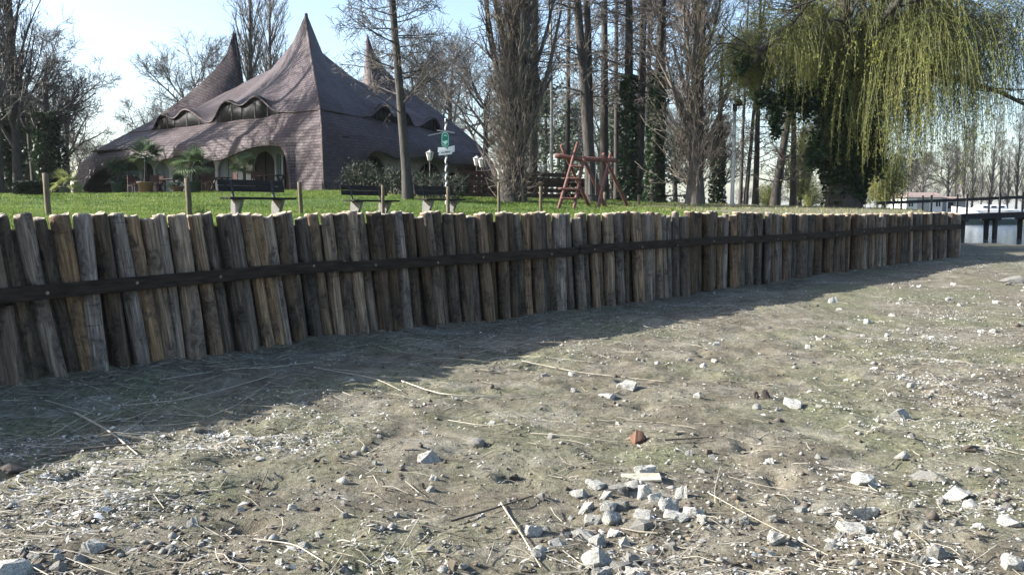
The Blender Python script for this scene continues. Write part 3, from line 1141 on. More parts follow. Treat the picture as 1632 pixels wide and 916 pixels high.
def mesh_larch(seed, h, rmin=.010, lean=(0, 0), r0=None, nb=75, t0=.18, ln=.17, mat='twig', br=.2, n2=7):
    rng = np.random.default_rng(seed)
    P0, R0 = trunk_line(rng, h, r0 or h * .0125, h * .003, 16, lean, .018)
    P1, R1 = grow(rng, P0, R0, nb, (t0, .98), (68, 100), (h * ln * .55, h * ln), .72, 8, .045, .07, br, .3, rmin)
    P2, R2 = grow(rng, P1, R1, n2, (.12, 1), (35, 70), (h * .025, h * .075), .4, 5, .02, .12, .5, .5, rmin)
    P3, R3 = grow(rng, P2, R2, 4, (.1, 1), (30, 65), (h * .010, h * .030), .3, 4, .0, .16, .7, .7, rmin)
    return (tube_mesh("trunk", [(P0, R0, 10)], M['bark']), tube_mesh("crown", [(P1, R1, 4), (P2, R2, 3), (P3, R3, 3)], M[mat])), P0, R0


def place_tree(name, meshes, loc, label, rz=0.0, scale=1.0, group=None, cat="tree"):
    o = thing(name, label, cat, loc, rz, group)
    o.scale = (scale,) * 3
    for m_ in meshes:
        link(m_.name.split('.')[0], m_, parent=o)
    return o


def leaf_quads(rng, C, size, jitter=.3, flat=False):
    """one quad leaf at every centre"""
    n = len(C)
    d = norm(rng.normal(size=(n, 3)) * ([1, 1, .6] if not flat else [1, 1, .25]))
    e = norm(np.cross(d, norm(rng.normal(size=(n, 3)))))
    sz = (size * rng.uniform(1 - jitter, 1 + jitter, n))[:, None]
    d, e = d * sz, e * sz * .62
    nrm_ = norm(np.cross(d, e)) * sz * .18
    V = np.stack([C - d, C + e + nrm_, C + d, C - e + nrm_], 1).reshape(-1, 3)
    i = np.arange(n) * 4
    return V, np.stack([i, i + 1, i + 2, i + 3], 1)


def leaf_mesh(name, rng, C, size, mat, **k):
    V, Fq = leaf_quads(rng, C, size, **k)
    me = np_mesh(name, V, [Fq])
    me.materials.append(mat)
    return me


def clumps(rng, n_cl, per, centre, half, rad=.35, shape='box'):
    c = rng.uniform(-1, 1, (n_cl, 3))
    if shape == 'ell':
        c = norm(c) * rng.uniform(.35, 1, (n_cl, 1)) ** .5
    c = c * np.array(half) + np.array(centre)
    q = np.repeat(c, per, 0) + rng.normal(0, rad, (n_cl * per, 3)) * [1, 1, .8]
    return q


def ivy_on(rng, P, R, z0, z1, n, size=.10, thick=.25):
    """leaves round a trunk line P (1,K,3)"""
    z = rng.uniform(z0, z1, n)
    zz = P[0, :, 2]
    x, y, r = np.interp(z, zz, P[0, :, 0]), np.interp(z, zz, P[0, :, 1]), np.interp(z, zz, R[0])
    a = rng.uniform(0, 2 * math.pi, n)
    lump = .5 + .5 * vnoise(a * 1.2, z * .8, 77)
    keep = rng.uniform(0, 1, n) < .35 + .65 * lump
    rr = r + rng.uniform(0, 1, n) ** .7 * thick * (.4 + lump)
    C = np.stack([x + rr * np.cos(a), y + rr * np.sin(a), z], -1)[keep]
    return leaf_mesh("ivy", rng, C, size, M['ivy'])


broads = [mesh_broad(100 + i, 13.0, .0095) for i in range(3)]
poplars = [mesh_poplar(200 + i, 24.0, .013) for i in range(2)]

# left edge
(lm, lP, lR) = mesh_larch(301, 21, .011, (.1, 0), .24, 70, .2, .17)
place_tree("bare_tree", lm, on_lawn(4, 44), "dark straight bare trunk cut by the left edge of the picture")
place_tree("bare_tree", broads[0], on_lawn(62, 51), "spreading bare tree with dense twigs left of the house", .4, .90)
place_tree("bare_tree", broads[1], on_lawn(112, 64), "bare tree leaning towards the house at its far left end", 2.0, .92)
place_tree("bare_tree", poplars[0], on_lawn(34, 46.5), "tall upright bare tree behind the ivy at the left edge", 1.0, .80)
for i, (px, Y, h, r_, lb) in enumerate([(22, 47, 4.6, .35, "dark ivy-covered trunk nearest the left edge"), (50, 52, 6.2, .45, "tallest ivy-clad trunk left of the house"),
                                   (84, 50, 5.0, .45, "ivy-clad trunk just left of the roof's low end")]):
    rg = np.random.default_rng(400 + i)
    P0, R0 = trunk_line(rg, h + 2, r_ * .6, r_ * .3, 10, (rg.normal(0, .3), 0), .04)
    o = place_tree("ivy_tree", (tube_mesh("trunk", [(P0, R0, 8)], M['bark']), ivy_on(rg, P0, R0, .0, h, 5200, .11, .75)), on_lawn(px, Y), lb)
    P1, R1 = grow(rg, P0, R0, 26, (.4, 1), (30, 70), (1.2, 2.8), .3, 6, .06, .12, .5, .3, .012)
    P2, R2 = grow(rg, P1, R1, 8, (.2, 1), (25, 60), (.4, 1.0), .3, 4, .03, .15, .6, .5, .012)
    link("crown", tube_mesh("crown", [(P1, R1, 4), (P2, R2, 3)], M['twig']), parent=o)
place_tree("bare_poplar", poplars[1], on_lawn(-22, 42), "bare tree whose branches reach in at the upper left corner", 2.0, .85)
# behind the house
place_tree("bare_tree", broads[2], on_lawn(306, 76), "round bare tree seen over the left slope of the roof", .3, 1.25)
place_tree("bare_tree", broads[0], on_lawn(250, 84), "lower bare tree touching the roof's left slope", 2.3, .88)
place_tree("bare_poplar", poplars[1], on_lawn(402, 80), "tall narrow bare poplar between the two left roof peaks", .0, 1.05)
place_tree("bare_poplar", poplars[0], on_lawn(438, 84), "second narrow bare poplar rising behind the main roof peak", 1.8, .98)
for i, (px, Y, k, s_, rz) in enumerate([(548, 84, 1, 1.2, .2), (648, 78, 2, 1.3, 1.2), (716, 74, 0, 1.3, 2.2), (770, 68, 1, 1.15, 3.0)]):
    place_tree("bare_tree", broads[k], on_lawn(px, Y), ["bare tree behind the gap between main and rear roof peaks", "large bare tree directly behind the rear roof peak", "bare tree behind the right roof slope above the sign",
               "bare tree behind the low right end of the roof", "farther bare tree above the right roof slope", "farther bare tree behind the rear roof peak"][i], rz, s_)
for i, (px, Y, k, s_) in enumerate([(135, 92, 1, .72), (165, 96, 2, .66), (195, 100, 0, .62), (222, 104, 1, .6), (100, 98, 2, .8), (60, 104, 0, .9), (20, 100, 1, .95), (-30, 96, 2, .9)]):
    place_tree("bare_tree", broads[k], on_lawn(px, Y), "small bare tree of the far row left of the house", i * 1.3, s_, "far trees left of the house")

# larch-like tree standing before the house
(lm, lP, lR) = mesh_larch(311, 15.5, .0085, (-1.2, .3), .20, 110, .18, .27, 'twig', .19, 14)
place_tree("larch_tree", lm, on_lawn(652, 33), "bare tree with wide level branches in front of the house")

# the grove on the right of the house
grove = [(848, 39, 18, .24, (.1, 0), 1, "dark straight trunk just right of the twiggy poplar"),
         (944, 36, 18, .26, (-1.55, .2), 0, "dark trunk leaning left behind the swing frame"),
         (940, 39, 18, .22, (-.35, .2), 0, "straight trunk close beside the leaning trunk behind the swing"),
         (962, 42, 18, .24, (-.15, .2), 0, "dark trunk behind the swing's right end"),
         (1000, 39, 18, .26, (.0, .1), 2, "ivy-clad trunk just right of the swing frame"),
         (1016, 43, 18, .27, (.35, .1), 0, "smooth dark trunk between two ivy-clad trunks"),
         (1040, 38, 17, .27, (.6, .2), 2, "ivy-clad trunk left of the pale twiggy poplar"),
         (1052, 46, 18, .22, (.0, .2), 0, "thin dark trunk hidden behind the pale twiggy poplar"),
         (1030, 47, 18, .17, (.1, .2), 0, "slim dark trunk between the right ivy-clad trunks"),
         (982, 48, 18, .16, (-.2, .2), 0, "slim dark trunk behind the swing's right legs"),
         (902, 46, 17, .15, (.15, .2), 0, "slim dark trunk left behind the swing ladder"),
         (1141, 47, 9, .26, (.1, 0), 2, "short ivy-covered tree right of the pale twiggy poplar")]
for i, (px, Y, h, r_, lean, ivy, lb) in enumerate(grove):
    (lm, lP, lR) = mesh_larch(330 + i, h, .011, lean, r_, 55, .24 if ivy != 1 else .3, .17, 'twig')
    o = place_tree("grove_tree", lm, on_lawn(px, Y), lb, 0)
    if ivy == 2:
        rg = np.random.default_rng(500 + i)
        link("ivy", ivy_on(rg, lP, lR, -.1, 5.6 if h > 12 else 4.2, 3200, .09, .24), parent=o)
for i, (px, Y, h, r_, lean, lb) in enumerate([(1178, 50, 13, .11, (.2, 0), "thin dark trunk right of the white lamp post"), (1186, 50, 13, .13, (.9, 0), "slanting thin trunk beside the lamp post"),
                                          (1202, 46, 13, .17, (.0, 0), "slim straight tree with level twigs right of the lamp post"),
                                          (1232, 44, 12, .24, (1.6, 0), "thick trunk leaning right before the willow"), (1262, 46, 12, .18, (-.2, 0), "upright trunk between leaning trunk and willow")]):
    (lm, lP, lR) = mesh_larch(360 + i, h, .010, lean, r_, 42, .10, .17, 'twig_dark')
    place_tree("slim_tree", lm, on_lawn(px, Y), lb)


rg = np.random.default_rng(377)
P0, R0 = trunk_line(rg, 12, .09, .04, 12, (-.1, 0), .02, 1.1)
P1, R1 = grow(rg, P0, R0, 30, (.4, 1), (35, 75), (.5, 1.5), .4, 5, .05, .12, .4, .3, .009)
M['birch'] = m_noise("pale_birch_bark", (.22, .215, .20), (.42, .41, .38), 6, .8, .2)
place_tree("birch_tree", (tube_mesh("trunk", [(P0, R0, 8)], M['birch']), tube_mesh("crown", [(P1, R1, 3)], M['twig'])), on_lawn(879, 43), "thin pale birch stem left of the swing")


# two big poplars clothed in twigs
def twiggy(seed, px, Y, h, r0, label, base_n, vase, tmax, pale):
    rg = np.random.default_rng(seed)
    P0, R0 = trunk_line(rg, h, r0, r0 * .35, 14, (.15, .1), .03, 1.5)
    o = thing("twiggy_poplar", label, "tree", on_lawn(px, Y))
    link("trunk", tube_mesh("trunk", [(P0, R0, 12)], M['bark_pale'] if pale else M['bark']), parent=o)
    L1, Q1 = grow(rg, P0, R0, 32, (.06, .9), (12, 30), (h * .22, h * .42), .5, 9, .09, .05, .36, .35, .02)
    L2, Q2 = grow(rg, L1, Q1, 7, (.05, 1), (12, 36), (1.2, 2.6), .3, 6, .08, .12, .45, .4, .011)
    L3, Q3 = grow(rg, L2, Q2, 6, (.1, 1), (25, 75), (.3, .9), .3, 4, .08, .16, .6, .6, .010)
    link("crown", tube_mesh("crown", [(L1, Q1, 6), (L2, Q2, 3), (L3, Q3, 3)], M['twig_pale' if pale else 'twig']), parent=o)
    # shoots breaking from the bark all the way down
    T1, W1 = grow(rg, P0, R0 * 0 + .026, base_n, (.005 + .02 * vase, tmax), (50 - 12 * vase, 95 - 35 * vase), (1.0 + .6 * vase, 2.4 + 1.2 * vase), .2, 8, .28 - .14 * vase, .22, .6, .4, .009)
    k = R0[0, 0] * .7
    T2, W2 = grow(rg, T1, W1, 3, (.15, .95), (18, 60), (.4, 1.1), .2, 5, .16, .22, .7, .6, .009)
    link("shoots", tube_mesh("shoots", [(T1, W1, 3), (T2, W2, 3)], M['twig_pale']), parent=o)
    return o


twiggy(601, 818, 34, 17, .42, "massive poplar with bushy twig-covered trunk at the right end of the house", 1050, 0, .55, False)
twiggy(602, 1106, 36, 17, .33, "pale vase-shaped poplar thick with upright shoots in the middle of the grove", 620, 1, .6, True)


# ivy-laden weeping willow
def willow():
    rg = np.random.default_rng(77)
    loc = on_lawn(1342, 34)
    o = thing("weeping_willow", "large weeping willow with yellow-green curtains and ivy-clad trunk by the water", "tree", loc)
    P0, R0 = trunk_line(rg, 6.4, .62, .42, 10, (.15, 0), .03, 1.35)
    link("trunk", tube_mesh("trunk", [(P0, R0, 14)], M['bark']), parent=o)
    # main limbs: hand-placed directions (x right, y back), arching outwards
    limbs = []
    def limb(z, pts, r):
        p = np.array([[.1, 0, z]] + pts, float)
        t = np.linspace(0, 1, len(p)); tt_ = np.linspace(0, 1, 12)
        q = np.stack([np.interp(tt_, t, p[:, i]) for i in range(3)], -1)
        q[1:-1] = (q[:-2] + q[1:-1] * 2 + q[2:]) / 4
        q += rg.normal(0, .05, q.shape)
        limbs.append((q, np.linspace(r, r * .3, 12)))
    limb(5.2, [(-1.0, -.2, 5.9), (-2.0, -.6, 7.0), (-3.2, -1.0, 6.5), (-4.0, -1.1, 5.4)], .26)
    limb(5.6, [(-.8, .6, 7.4), (-2.4, 1.2, 9.2), (-4.2, 1.5, 9.6)], .26)
    limb(5.8, [(.5, -.5, 7.2), (1.2, -1.2, 9.5), (1.6, -1.6, 12)], .28)
    limb(5.4, [(1.2, -.4, 6.6), (2.6, -.8, 7.8), (4.5, -1.0, 8.6), (7.0, -1.2, 8.2), (8.6, -1.2, 7.2)], .28)
    limb(5.0, [(1.2, .7, 6.4), (3.0, 1.0, 8.0), (5.5, 1.0, 9.6), (8.0, .8, 9.4)], .26)
    limb(4.6, [(1.3, -.8, 5.0), (3.2, -1.5, 5.1), (5.2, -1.9, 4.0), (6.8, -2.0, 3.3)], .16)
    limb(5.0, [(-.6, -1.2, 6.6), (-1.2, -2.8, 8.2), (-1.8, -4.0, 8.6)], .2)
    limb(5.0, [(.5, -1.4, 6.4), (1.0, -3.0, 8.0), (1.8, -4.2, 8.2)], .2)
    limb(5.0, [(.2, 1.4, 6.6), (0, 3.2, 8.6), (.4, 4.8, 8.8)], .2)
    limb(5.8, [(-.4, 0, 8.0), (-1.0, .2, 10.5), (-1.6, .2, 12.5)], .26)
    LP = np.stack([l[0] for l in limbs]); LR = np.stack([l[1] for l in limbs])
    B1, S1 = grow(rg, LP, LR, 9, (.25, 1), (30, 75), (1.4, 3.2), .3, 8, .03, .16, .5, .35, .02)
    B2, S2 = grow(rg, B1, S1, 5, (.2, 1), (30, 70), (.7, 1.6), .3, 6, .0, .18, .55, .4, .014)
    link("limbs", tube_mesh("limbs", [(LP, LR, 8), (B1, S1, 5), (B2, S2, 4)], M['bark']), parent=o)
    # hanging withes: hung in lobes round the limbs, each lobe broken into clumps
    k = 7
    lobes = [((-2.5, -.2, 6.1), (1.7, 1.7, 1.2), 1500, 3.85, .35, 26), ((2.1, .1, 6.4), (1.5, 1.9, 1.7), 1700, .7, .5, 26), ((4.2, .1, 6.2), (1.5, 1.7, 1.6), 850, 2.2, .5, 18),
             ((7.4, 0, 7.4), (2.3, 1.5, 1.3), 520, 3.9, .6, 20), ((0, .9, 9.0), (4.0, 2.2, 1.2), 700, 6.6, .7, 26), ((.3, 2.6, 6.6), (3.2, 1.1, 1.4), 650, 3.2, .6, 16), ((-.3, -1.0, 7.6), (1.6, .6, .8), 160, 5.4, .5, 7)]
    st, reach, d = [], [], []
    for c_, r_, n_, low_, lv, ncl in lobes:
        q = norm(rg.normal(size=(ncl, 3))) * rg.uniform(.35, 1, (ncl, 1)) ** .6
        q[:, 2] = np.abs(q[:, 2]) * rg.choice([1, 1, -.5], ncl)
        low_c = low_ + rg.normal(0, lv, ncl) + .35 * np.abs(q[:, 0]) * r_[0]
        w_ = rg.integers(ncl, size=n_)
        st.append(np.array(c_) + q[w_] * np.array(r_) + rg.normal(0, 1, (n_, 3)) * [.30, .30, .22])
        reach.append(low_c[w_])
        d.append(q[w_] * [.8, .8, 0] + rg.normal(0, .35, (n_, 3)) + [0, 0, .25])
    st, reach, d = np.concatenate(st), np.concatenate(reach), norm(np.concatenate(d))
    n = len(st)
    x = st[:, 0]
    Ln = np.clip((st[:, 2] - reach) * np.where(rg.uniform(0, 1, n) < .5, rg.uniform(.85, 1.15, n), rg.uniform(.35, .95, n)), .4, 7.4)
    H = np.empty((n, k, 3)); H[:, 0] = st
    drift = rg.normal(0, .06, (n, 2))
    for j in range(1, k):
        d[:, :2] = d[:, :2] * .72 + drift
        d[:, 2] -= .42
        d = norm(d)
        H[:, j] = H[:, j - 1] + d * (Ln / (k - 1))[:, None]
    HR_ = np.full((n, k), .0062) * np.linspace(1.2, .7, k)[None]
    rt = x > 4.3
    link("withes", tube_mesh("withes", [(H[~rt], HR_[~rt], 3)], M['willow_twig']), parent=o)
    link("bare_withes", tube_mesh("bare_withes", [(H[rt], HR_[rt], 3)], M['twig']), parent=o)
    # young leaves along them; the right side is still almost bare
    per = np.clip(Ln * 12 * np.interp(x, [-6, 3, 4.5, 7, 9], [1.0, 1.0, .55, .16, .08]), 2, 95).astype(int)
    ii = np.repeat(np.arange(n), per)
    f = rg.uniform(.12, 1, len(ii)) * (k - 1.001)
    i0 = f.astype(int); fr = (f - i0)[:, None]
    C = H[ii, i0] * (1 - fr) + H[ii, i0 + 1] * fr + rg.normal(0, .06, (len(ii), 3))
    C = C[rg.uniform(0, 1, len(C)) < np.interp(C[:, 2], [5.5, 7.5, 9], [1, .55, .3])]
    m_ = len(C)
    dv = norm(np.c_[rg.normal(0, .5, (m_, 2)), -np.ones(m_)])
    sd_ = norm(np.cross(dv, rg.normal(size=(m_, 3))))
    sz = rg.uniform(.036, .070, m_)[:, None]
    V = np.stack([C, C + dv * sz * .8 + sd_ * sz * .24, C + dv * sz * 1.9, C + dv * sz * .8 - sd_ * sz * .24], 1).reshape(-1, 3)
    q = np.arange(m_) * 4
    me = np_mesh("foliage", V, [np.stack([q, q + 1, q + 2, q + 3], 1)]); me.materials.append(M['willow'])
    link("foliage", me, parent=o)
    # ivy mantle: trunk plus lumps on the left limbs
    n = 15000
    z = rg.uniform(.1, 5.4, n); a = rg.uniform(0, 6.283, n)
    lump = .5 + .5 * vnoise(a * 1.3 + 3, z * .75, 91)
    wid = np.interp(z, [0, .7, 1.6, 2.6, 3.8, 5.4], [.45, .5, .8, 1.0, .95, .6])
    rr = .5 + wid * lump * rg.uniform(.3, 1, n) ** .6
    keep = rg.uniform(0, 1, n) < np.where(z < .9, np.where(np.cos(a) < -.1, .15, 1.0), 1)
    C = np.stack([rr * np.cos(a) * 1.05, rr * np.sin(a), z], -1)[keep]
    lumps = [(-1.2, -.6, 4.3, .5), (-1.9, -.7, 4.0, .4), (-2.5, -.8, 4.2, .35), (-3.0, -.8, 3.4, .22), (-3.0, -.8, 2.9, .18), (-3.1, -.8, 3.9, .3), (-1.2, -.7, 2.4, .4), (-1.5, -.7, 1.9, .3), (-1.0, -.7, 3.2, .5), (-3.6, -.8, 4.2, .22), (1.0, -.5, 2.5, .35), (1.1, -.4, 1.7, .3), (-4.4, -1.0, 5.4, .25)]
    for (lx_, ly_, lz_, r_) in lumps:
        C = np.concatenate([C, np.array([lx_, ly_, lz_]) + rg.normal(0, 1, (int(700 * r_ / .4), 3)) * [r_ * .5, r_ * .5, r_ * .75]])
    link("ivy", leaf_mesh("ivy", rg, C, .085, M['ivy']), parent=o)
    return o


willow()
# a second, smaller willow behind it and yellowing shrubs towards the shore
def small_willow(px, Y, h, w, n, label, seed):
    rg = np.random.default_rng(seed)
    o = thing("young_willow", label, "tree", on_lawn(px, Y))
    P0, R0 = trunk_line(rg, h * .75, .16, .05, 8, (0, 0), .05)
    B1, S1 = grow(rg, P0, R0, 22, (.35, 1), (30, 75), (w * .6, w * 1.1), .3, 7, .06, .14, .5, .3, .012)
    link("trunk", tube_mesh("trunk", [(P0, R0, 8), (B1, S1, 4)], M['bark']), parent=o)
    st = B1.reshape(-1, 3)[rg.integers(22 * 7, size=n)]
    k = 6
    H = np.empty((n, k, 3)); H[:, 0] = st
    Ln = rg.uniform(.4, 1.0, n) * np.maximum(st[:, 2] - h * .12, .3)
    d = norm(np.c_[rg.normal(0, .6, (n, 2)), -np.ones(n) * .4])
    for j in range(1, k):
        d[:, 2] -= .8; d[:, :2] *= .6; d = norm(d)
        H[:, j] = H[:, j - 1] + d * (Ln / (k - 1))[:, None]
    link("withes", tube_mesh("withes", [(H, np.full((n, k), .009), 3)], M['willow_twig']), parent=o)
    C = (H[:, 1:] + rg.normal(0, .1, (n, k - 1, 3))).reshape(-1, 3)
    C = np.concatenate([C, C + rg.normal(0, .12, C.shape)])
    link("foliage", leaf_mesh("foliage", rg, C, .07, M['willow']), parent=o)


small_willow(1272, 58, 7.2, 2.0, 500, "small yellow-green willow seen left of the big willow's trunk", 81)
small_willow(1405, 56, 5.6, 2.6, 700, "small yellow-green willow hanging right of the big willow's trunk", 82)
small_willow(1222, 76, 2.6, 1.6, 300, "low yellow-green bush behind the slim trunks", 83)
small_willow(1290, 82, 2.4, 2.6, 300, "low yellowish bush behind the big willow's foot", 84)

# evergreen mass behind the swing
for i, (px, Y, hw, h, lb) in enumerate([(868, 58, 1.9, 8.5, "dark evergreen tree behind the terrace fence"), (905, 64, 2.2, 7.0, "grey-green evergreen left behind the swing"), (975, 60, 2.2, 7.5, "evergreen tree between trunks right behind the swing"),
                                     (1028, 58, 2.0, 8.0, "evergreen tree behind the two ivy-clad trunks"), (1075, 66, 2.0, 5.5, "evergreen shrub behind the pale twiggy poplar")]):
    rg = np.random.default_rng(700 + i)
    o = thing("evergreen_tree", lb, "tree", on_lawn(px, Y))
    P0, R0 = trunk_line(rg, h, .2, .04, 8, (0, 0), .03)
    B1, S1 = grow(rg, P0, R0, 34, (.08, 1), (55, 95), (hw * .8, hw * 1.3), .6, 6, .03, .12, .4, .3, .02)
    link("trunk", tube_mesh("trunk", [(P0, R0, 7), (B1, S1, 4)], M['bark']), parent=o)
    C = B1[:, 1:].reshape(-1, 3)
    C = np.repeat(C, 15, 0) + rg.normal(0, .24, (len(C) * 15, 3))
    link("foliage", leaf_mesh("foliage", rg, C, .12, M['conifer']), parent=o)

# background row of trees beyond the grove and across the water
k = 0
for px, Y, kind, s_ in [(830, 120, 1, 1.4), (890, 105, 2, 1.3), (950, 118, 0, 1.5), (1020, 122, 2, 1.4), (1075, 112, 0, 1.2), (1150, 116, 2, 1.1)]:
    place_tree("bare_tree", broads[kind], on_lawn(px, Y), "bare tree of the far row behind the grove", k * 1.7, s_, "far trees behind the grove"); k += 1


def far_ground(px, Y):
    X = (px - CX) / F_PX * Y
    return np.array([X, Y, 1.55])


for px, Y, kind, s_, lb in [(1465, 150, 0, 1.0, "dark bare tree standing by the far house"), (1508, 152, 1, 1.15, "forked bare tree right of the far house"), (1446, 165, 2, 1.0, "bare tree behind the far house roof"), (1395, 160, 1, .72, "pale bare tree on the far shore left of the house"), (1370, 170, 2, .7, "small bare tree on the far shore behind the willow")]:
    place_tree("bare_tree", broads[kind], far_ground(px, Y), lb, px * .1, s_)
pal_pop = (poplars[0][0], poplars[0][1])
for i, px in enumerate([1532, 1546, 1560, 1575, 1589, 1602, 1616, 1630, 1646, 1662, 1518]):
    place_tree("bare_poplar", poplars[i % 2], far_ground(px, 178 + 9 * (i % 3)), "slender bare poplar in the row across the water", i * 2.1, .72 + .1 * math.sin(i * 2.4), "poplar row across the water")
for i, px in enumerate(list(range(1180, 1640, 28))):
    place_tree("bare_tree", broads[i % 3], far_ground(px, 235 + 12 * (i % 4)), "low bare tree in the far belt across the water", i * 1.1, .62 + .15 * ((i * 7) % 3), "far tree belt across the water")

# ------------------------------------------------------------------ shrubs by the house
def shrub(px, Y, w, h, n, label, seed, mat='shrub', size=.06, name="shrub"):
    rg = np.random.default_rng(seed)
    o = thing(name, label, "shrub", on_lawn(px, Y))
    P, R = grow(rg, np.array([[[0, 0, -.1], [0, 0, .15]]]), np.array([[.03, .03]]), 26, (.2, 1), (5, 62), (h * .7, h * 1.1), .1, 6, .06, .10, .8, .4, .009)
    P[..., :2] += rg.normal(0, w * .25, (26, 1, 2)); P2, R2 = grow(rg, P, R, 5, (.25, 1), (25, 60), (h * .2, h * .45), .3, 4, .06, .15, .7, .6, .007)
    link("stems", tube_mesh("stems", [(P, R, 3), (P2, R2, 3)], M['twig']), parent=o)
    C = np.concatenate([P[:, 2:].reshape(-1, 3), P2.reshape(-1, 3)])
    C = C[rg.integers(len(C), size=n)] + rg.normal(0, .09, (n, 3))
    C = C[C[:, 2] > 0]
    link("foliage", leaf_mesh("foliage", rg, C, size, M[mat]), parent=o)


for i, (px, Y, w, h, n, lb) in enumerate([(600, 37, 1.0, 1.0, 800, "dark bushy shrub before the right arch of the house"), (632, 36, 1.0, 1.0, 800, "dark shrub left of the level-branched tree's foot"),
                                      (668, 35, .9, .95, 700, "dark shrub right of the level-branched tree's foot"), (697, 34, .8, .95, 450, "loose twiggy shrub below the green sign"), (724, 32.5, .6, 1.0, 900, "low bush right of the sign pole's foot"),
                                      (578, 38, .7, 1.3, 900, "small dark shrub by the house corner")]):
    shrub(px, Y, w, h, n, lb, 800 + i)
# clipped hedge block at the left
rg = np.random.default_rng(850)
hp = on_lawn(50, 37)
hd = thing("clipped_hedge", "low clipped box hedge at the left beside the potted palm", "hedge", hp)
C = rg.uniform(-1, 1, (3600, 3)); C /= np.maximum(np.abs(C).max(1, keepdims=True), .8); C = C * [.45, .35, .26] + [0, 0, .3]
link("foliage", leaf_mesh("foliage", rg, C + rg.normal(0, .02, C.shape), .045, M['shrub']), parent=hd)
MB().cyl((0, 0, -.1), (0, 0, .4), .03, n=6).build("stem", M['bark'], hd)


# ------------------------------------------------------------------ potted palms
def frond_mesh(name, mat, n=17, r=.62, stalk=.5):
    V, Fq = [], []
    def q(*p):
        b = len(V); V.extend(p); Fq.append((b, b + 1, b + 2, b + 3))
    q((0, -.008, 0), (0, .008, 0), (stalk, .008, 0), (stalk, -.008, 0))
    for i in range(n):
        a = math.radians(-105 + 210 * i / (n - 1))
        L = r * (1 - .25 * abs(a) / 1.83)
        c, s_ = math.cos(a), math.sin(a)
        w = .028
        dz = -.10 - .08 * abs(a)
        q((stalk, 0, 0), (stalk + c * L * .55 - s_ * w, s_ * L * .55 + c * w, .05), (stalk + c * L, s_ * L, dz * L), (stalk + c * L * .55 + s_ * w, s_ * L * .55 - c * w, .03))
    me = np_mesh(name, np.array(V), [np.array(Fq)])
    me.materials.append(M[mat])
    return me


def palm(px, Y, h, potr, poth, pot, leaf, n, label, seed, r=.62, stalk=.5):
    rg = np.random.default_rng(seed)
    o = thing("potted_palm", label, "palm", on_lawn(px, Y))
    MB().lathe([(.0, 0), (potr * .72, 0), (potr * .95, poth * .9), (potr * 1.06, poth * .9), (potr * 1.06, poth), (potr * .9, poth), (potr * .85, poth * .88), (0, poth * .88)], 18).build("pot", M[pot], o, True)
    if h > .05:
        MB().cyl((0, 0, poth * .8), (.04, 0, poth + h), .085, .07, 9, 5, .02).build("trunk", M['bark'], o, True)
    fm = frond_mesh("frond", leaf, 17, r, stalk)
    for i in range(n):
        el = rg.uniform(-.5, 1.25)
        link("frond", fm, parent=o, loc=(.03, 0, poth + h * rg.uniform(.9, 1.03)), rot=Euler((rg.normal(0, .35), -el, i * 2.4 + rg.normal(0, .2))), scale=float(rg.uniform(.75, 1.1)))


palm(107, 40, .12, .26, .36, 'greypot', 'palm_yellow', 18, "yellowish palm in a pale pot at the roof's left foot", 11, .5, .45)
palm(193, 46.5, .35, .42, .7, 'greenpot', 'palm_dark', 26, "dark bushy palm in a large pot before the white porch wall", 12, .62, .6)
palm(236, 43, 1.25, .40, .55, 'terracotta', 'palm', 26, "tallest palm in a terracotta pot on the lawn edge", 13, .7, .55)
palm(311, 40.5, .75, .38, .55, 'greenpot', 'palm', 24, "fan palm in a dark green pot behind a fence post", 14, .66, .5)
palm(392, 42.5, .75, .35, .45, 'greypot', 'palm', 18, "leafy palm in front of the white porch pier", 15, .5, .4)
palm(287, 44, .2, .30, .35, 'terracotta', 'palm_dark', 12, "small dark potted palm beside the porch bench", 16, .45, .3)

# ------------------------------------------------------------------ benches and fence posts
def bench(loc, rz, label):
    o = thing("park_bench", label, "bench", loc, rz, "park benches facing the lake")
    L = 1.62
    # local x along the bench, -y is the front
    for dy in (-.17, 0.0, .17):
        MB().box((.0, dy - .05, .44), (L, .15, .045)).build("seat_board", M['bench'], o, bevel=.006)
    for dz in (.66, .80):
        a = .26 * (dz - .45)
        mb = MB()
        mb.hexa([(-L / 2, .20 + a, dz - .065), (L / 2, .20 + a, dz - .065), (L / 2, .235 + a, dz - .065), (-L / 2, .235 + a, dz - .065)],
                [(-L / 2, .233 + a, dz + .065), (L / 2, .233 + a, dz + .065), (L / 2, .268 + a, dz + .065), (-L / 2, .268 + a, dz + .065)])
        mb.build("back_board", M['bench'], o, bevel=.005)
    for x in (-.5, .5):
        MB().beam((x, .16, .40), (x, .335, .86), .05, .03).build("back_support", M['iron'], o)
        MB().prism([(x - .05, -.24, -.15), (x - .05, .24, -.15), (x - .05, .24, .30), (x - .05, .20, .415), (x - .05, -.28, .415), (x - .05, -.22, .30), (x - .05, -.10, .12)], (.075, 0, 0)).build("leg", M['concrete'], o, bevel=.008)
    return o


wall_dir = math.atan2(.71, .70)
bench((-5.75, 19.4, lz(-5.75, 19.4)), wall_dir - .02, "dark park bench standing nearest to the porch side, leftmost of three")
bench((-3.95, 24.0, lz(-3.95, 24.0)), wall_dir + .05, "middle park bench with a fence post at its right end")
bench((-2.25, 26.9, lz(-2.25, 26.9)), wall_dir + .02, "rightmost park bench below the green sign")

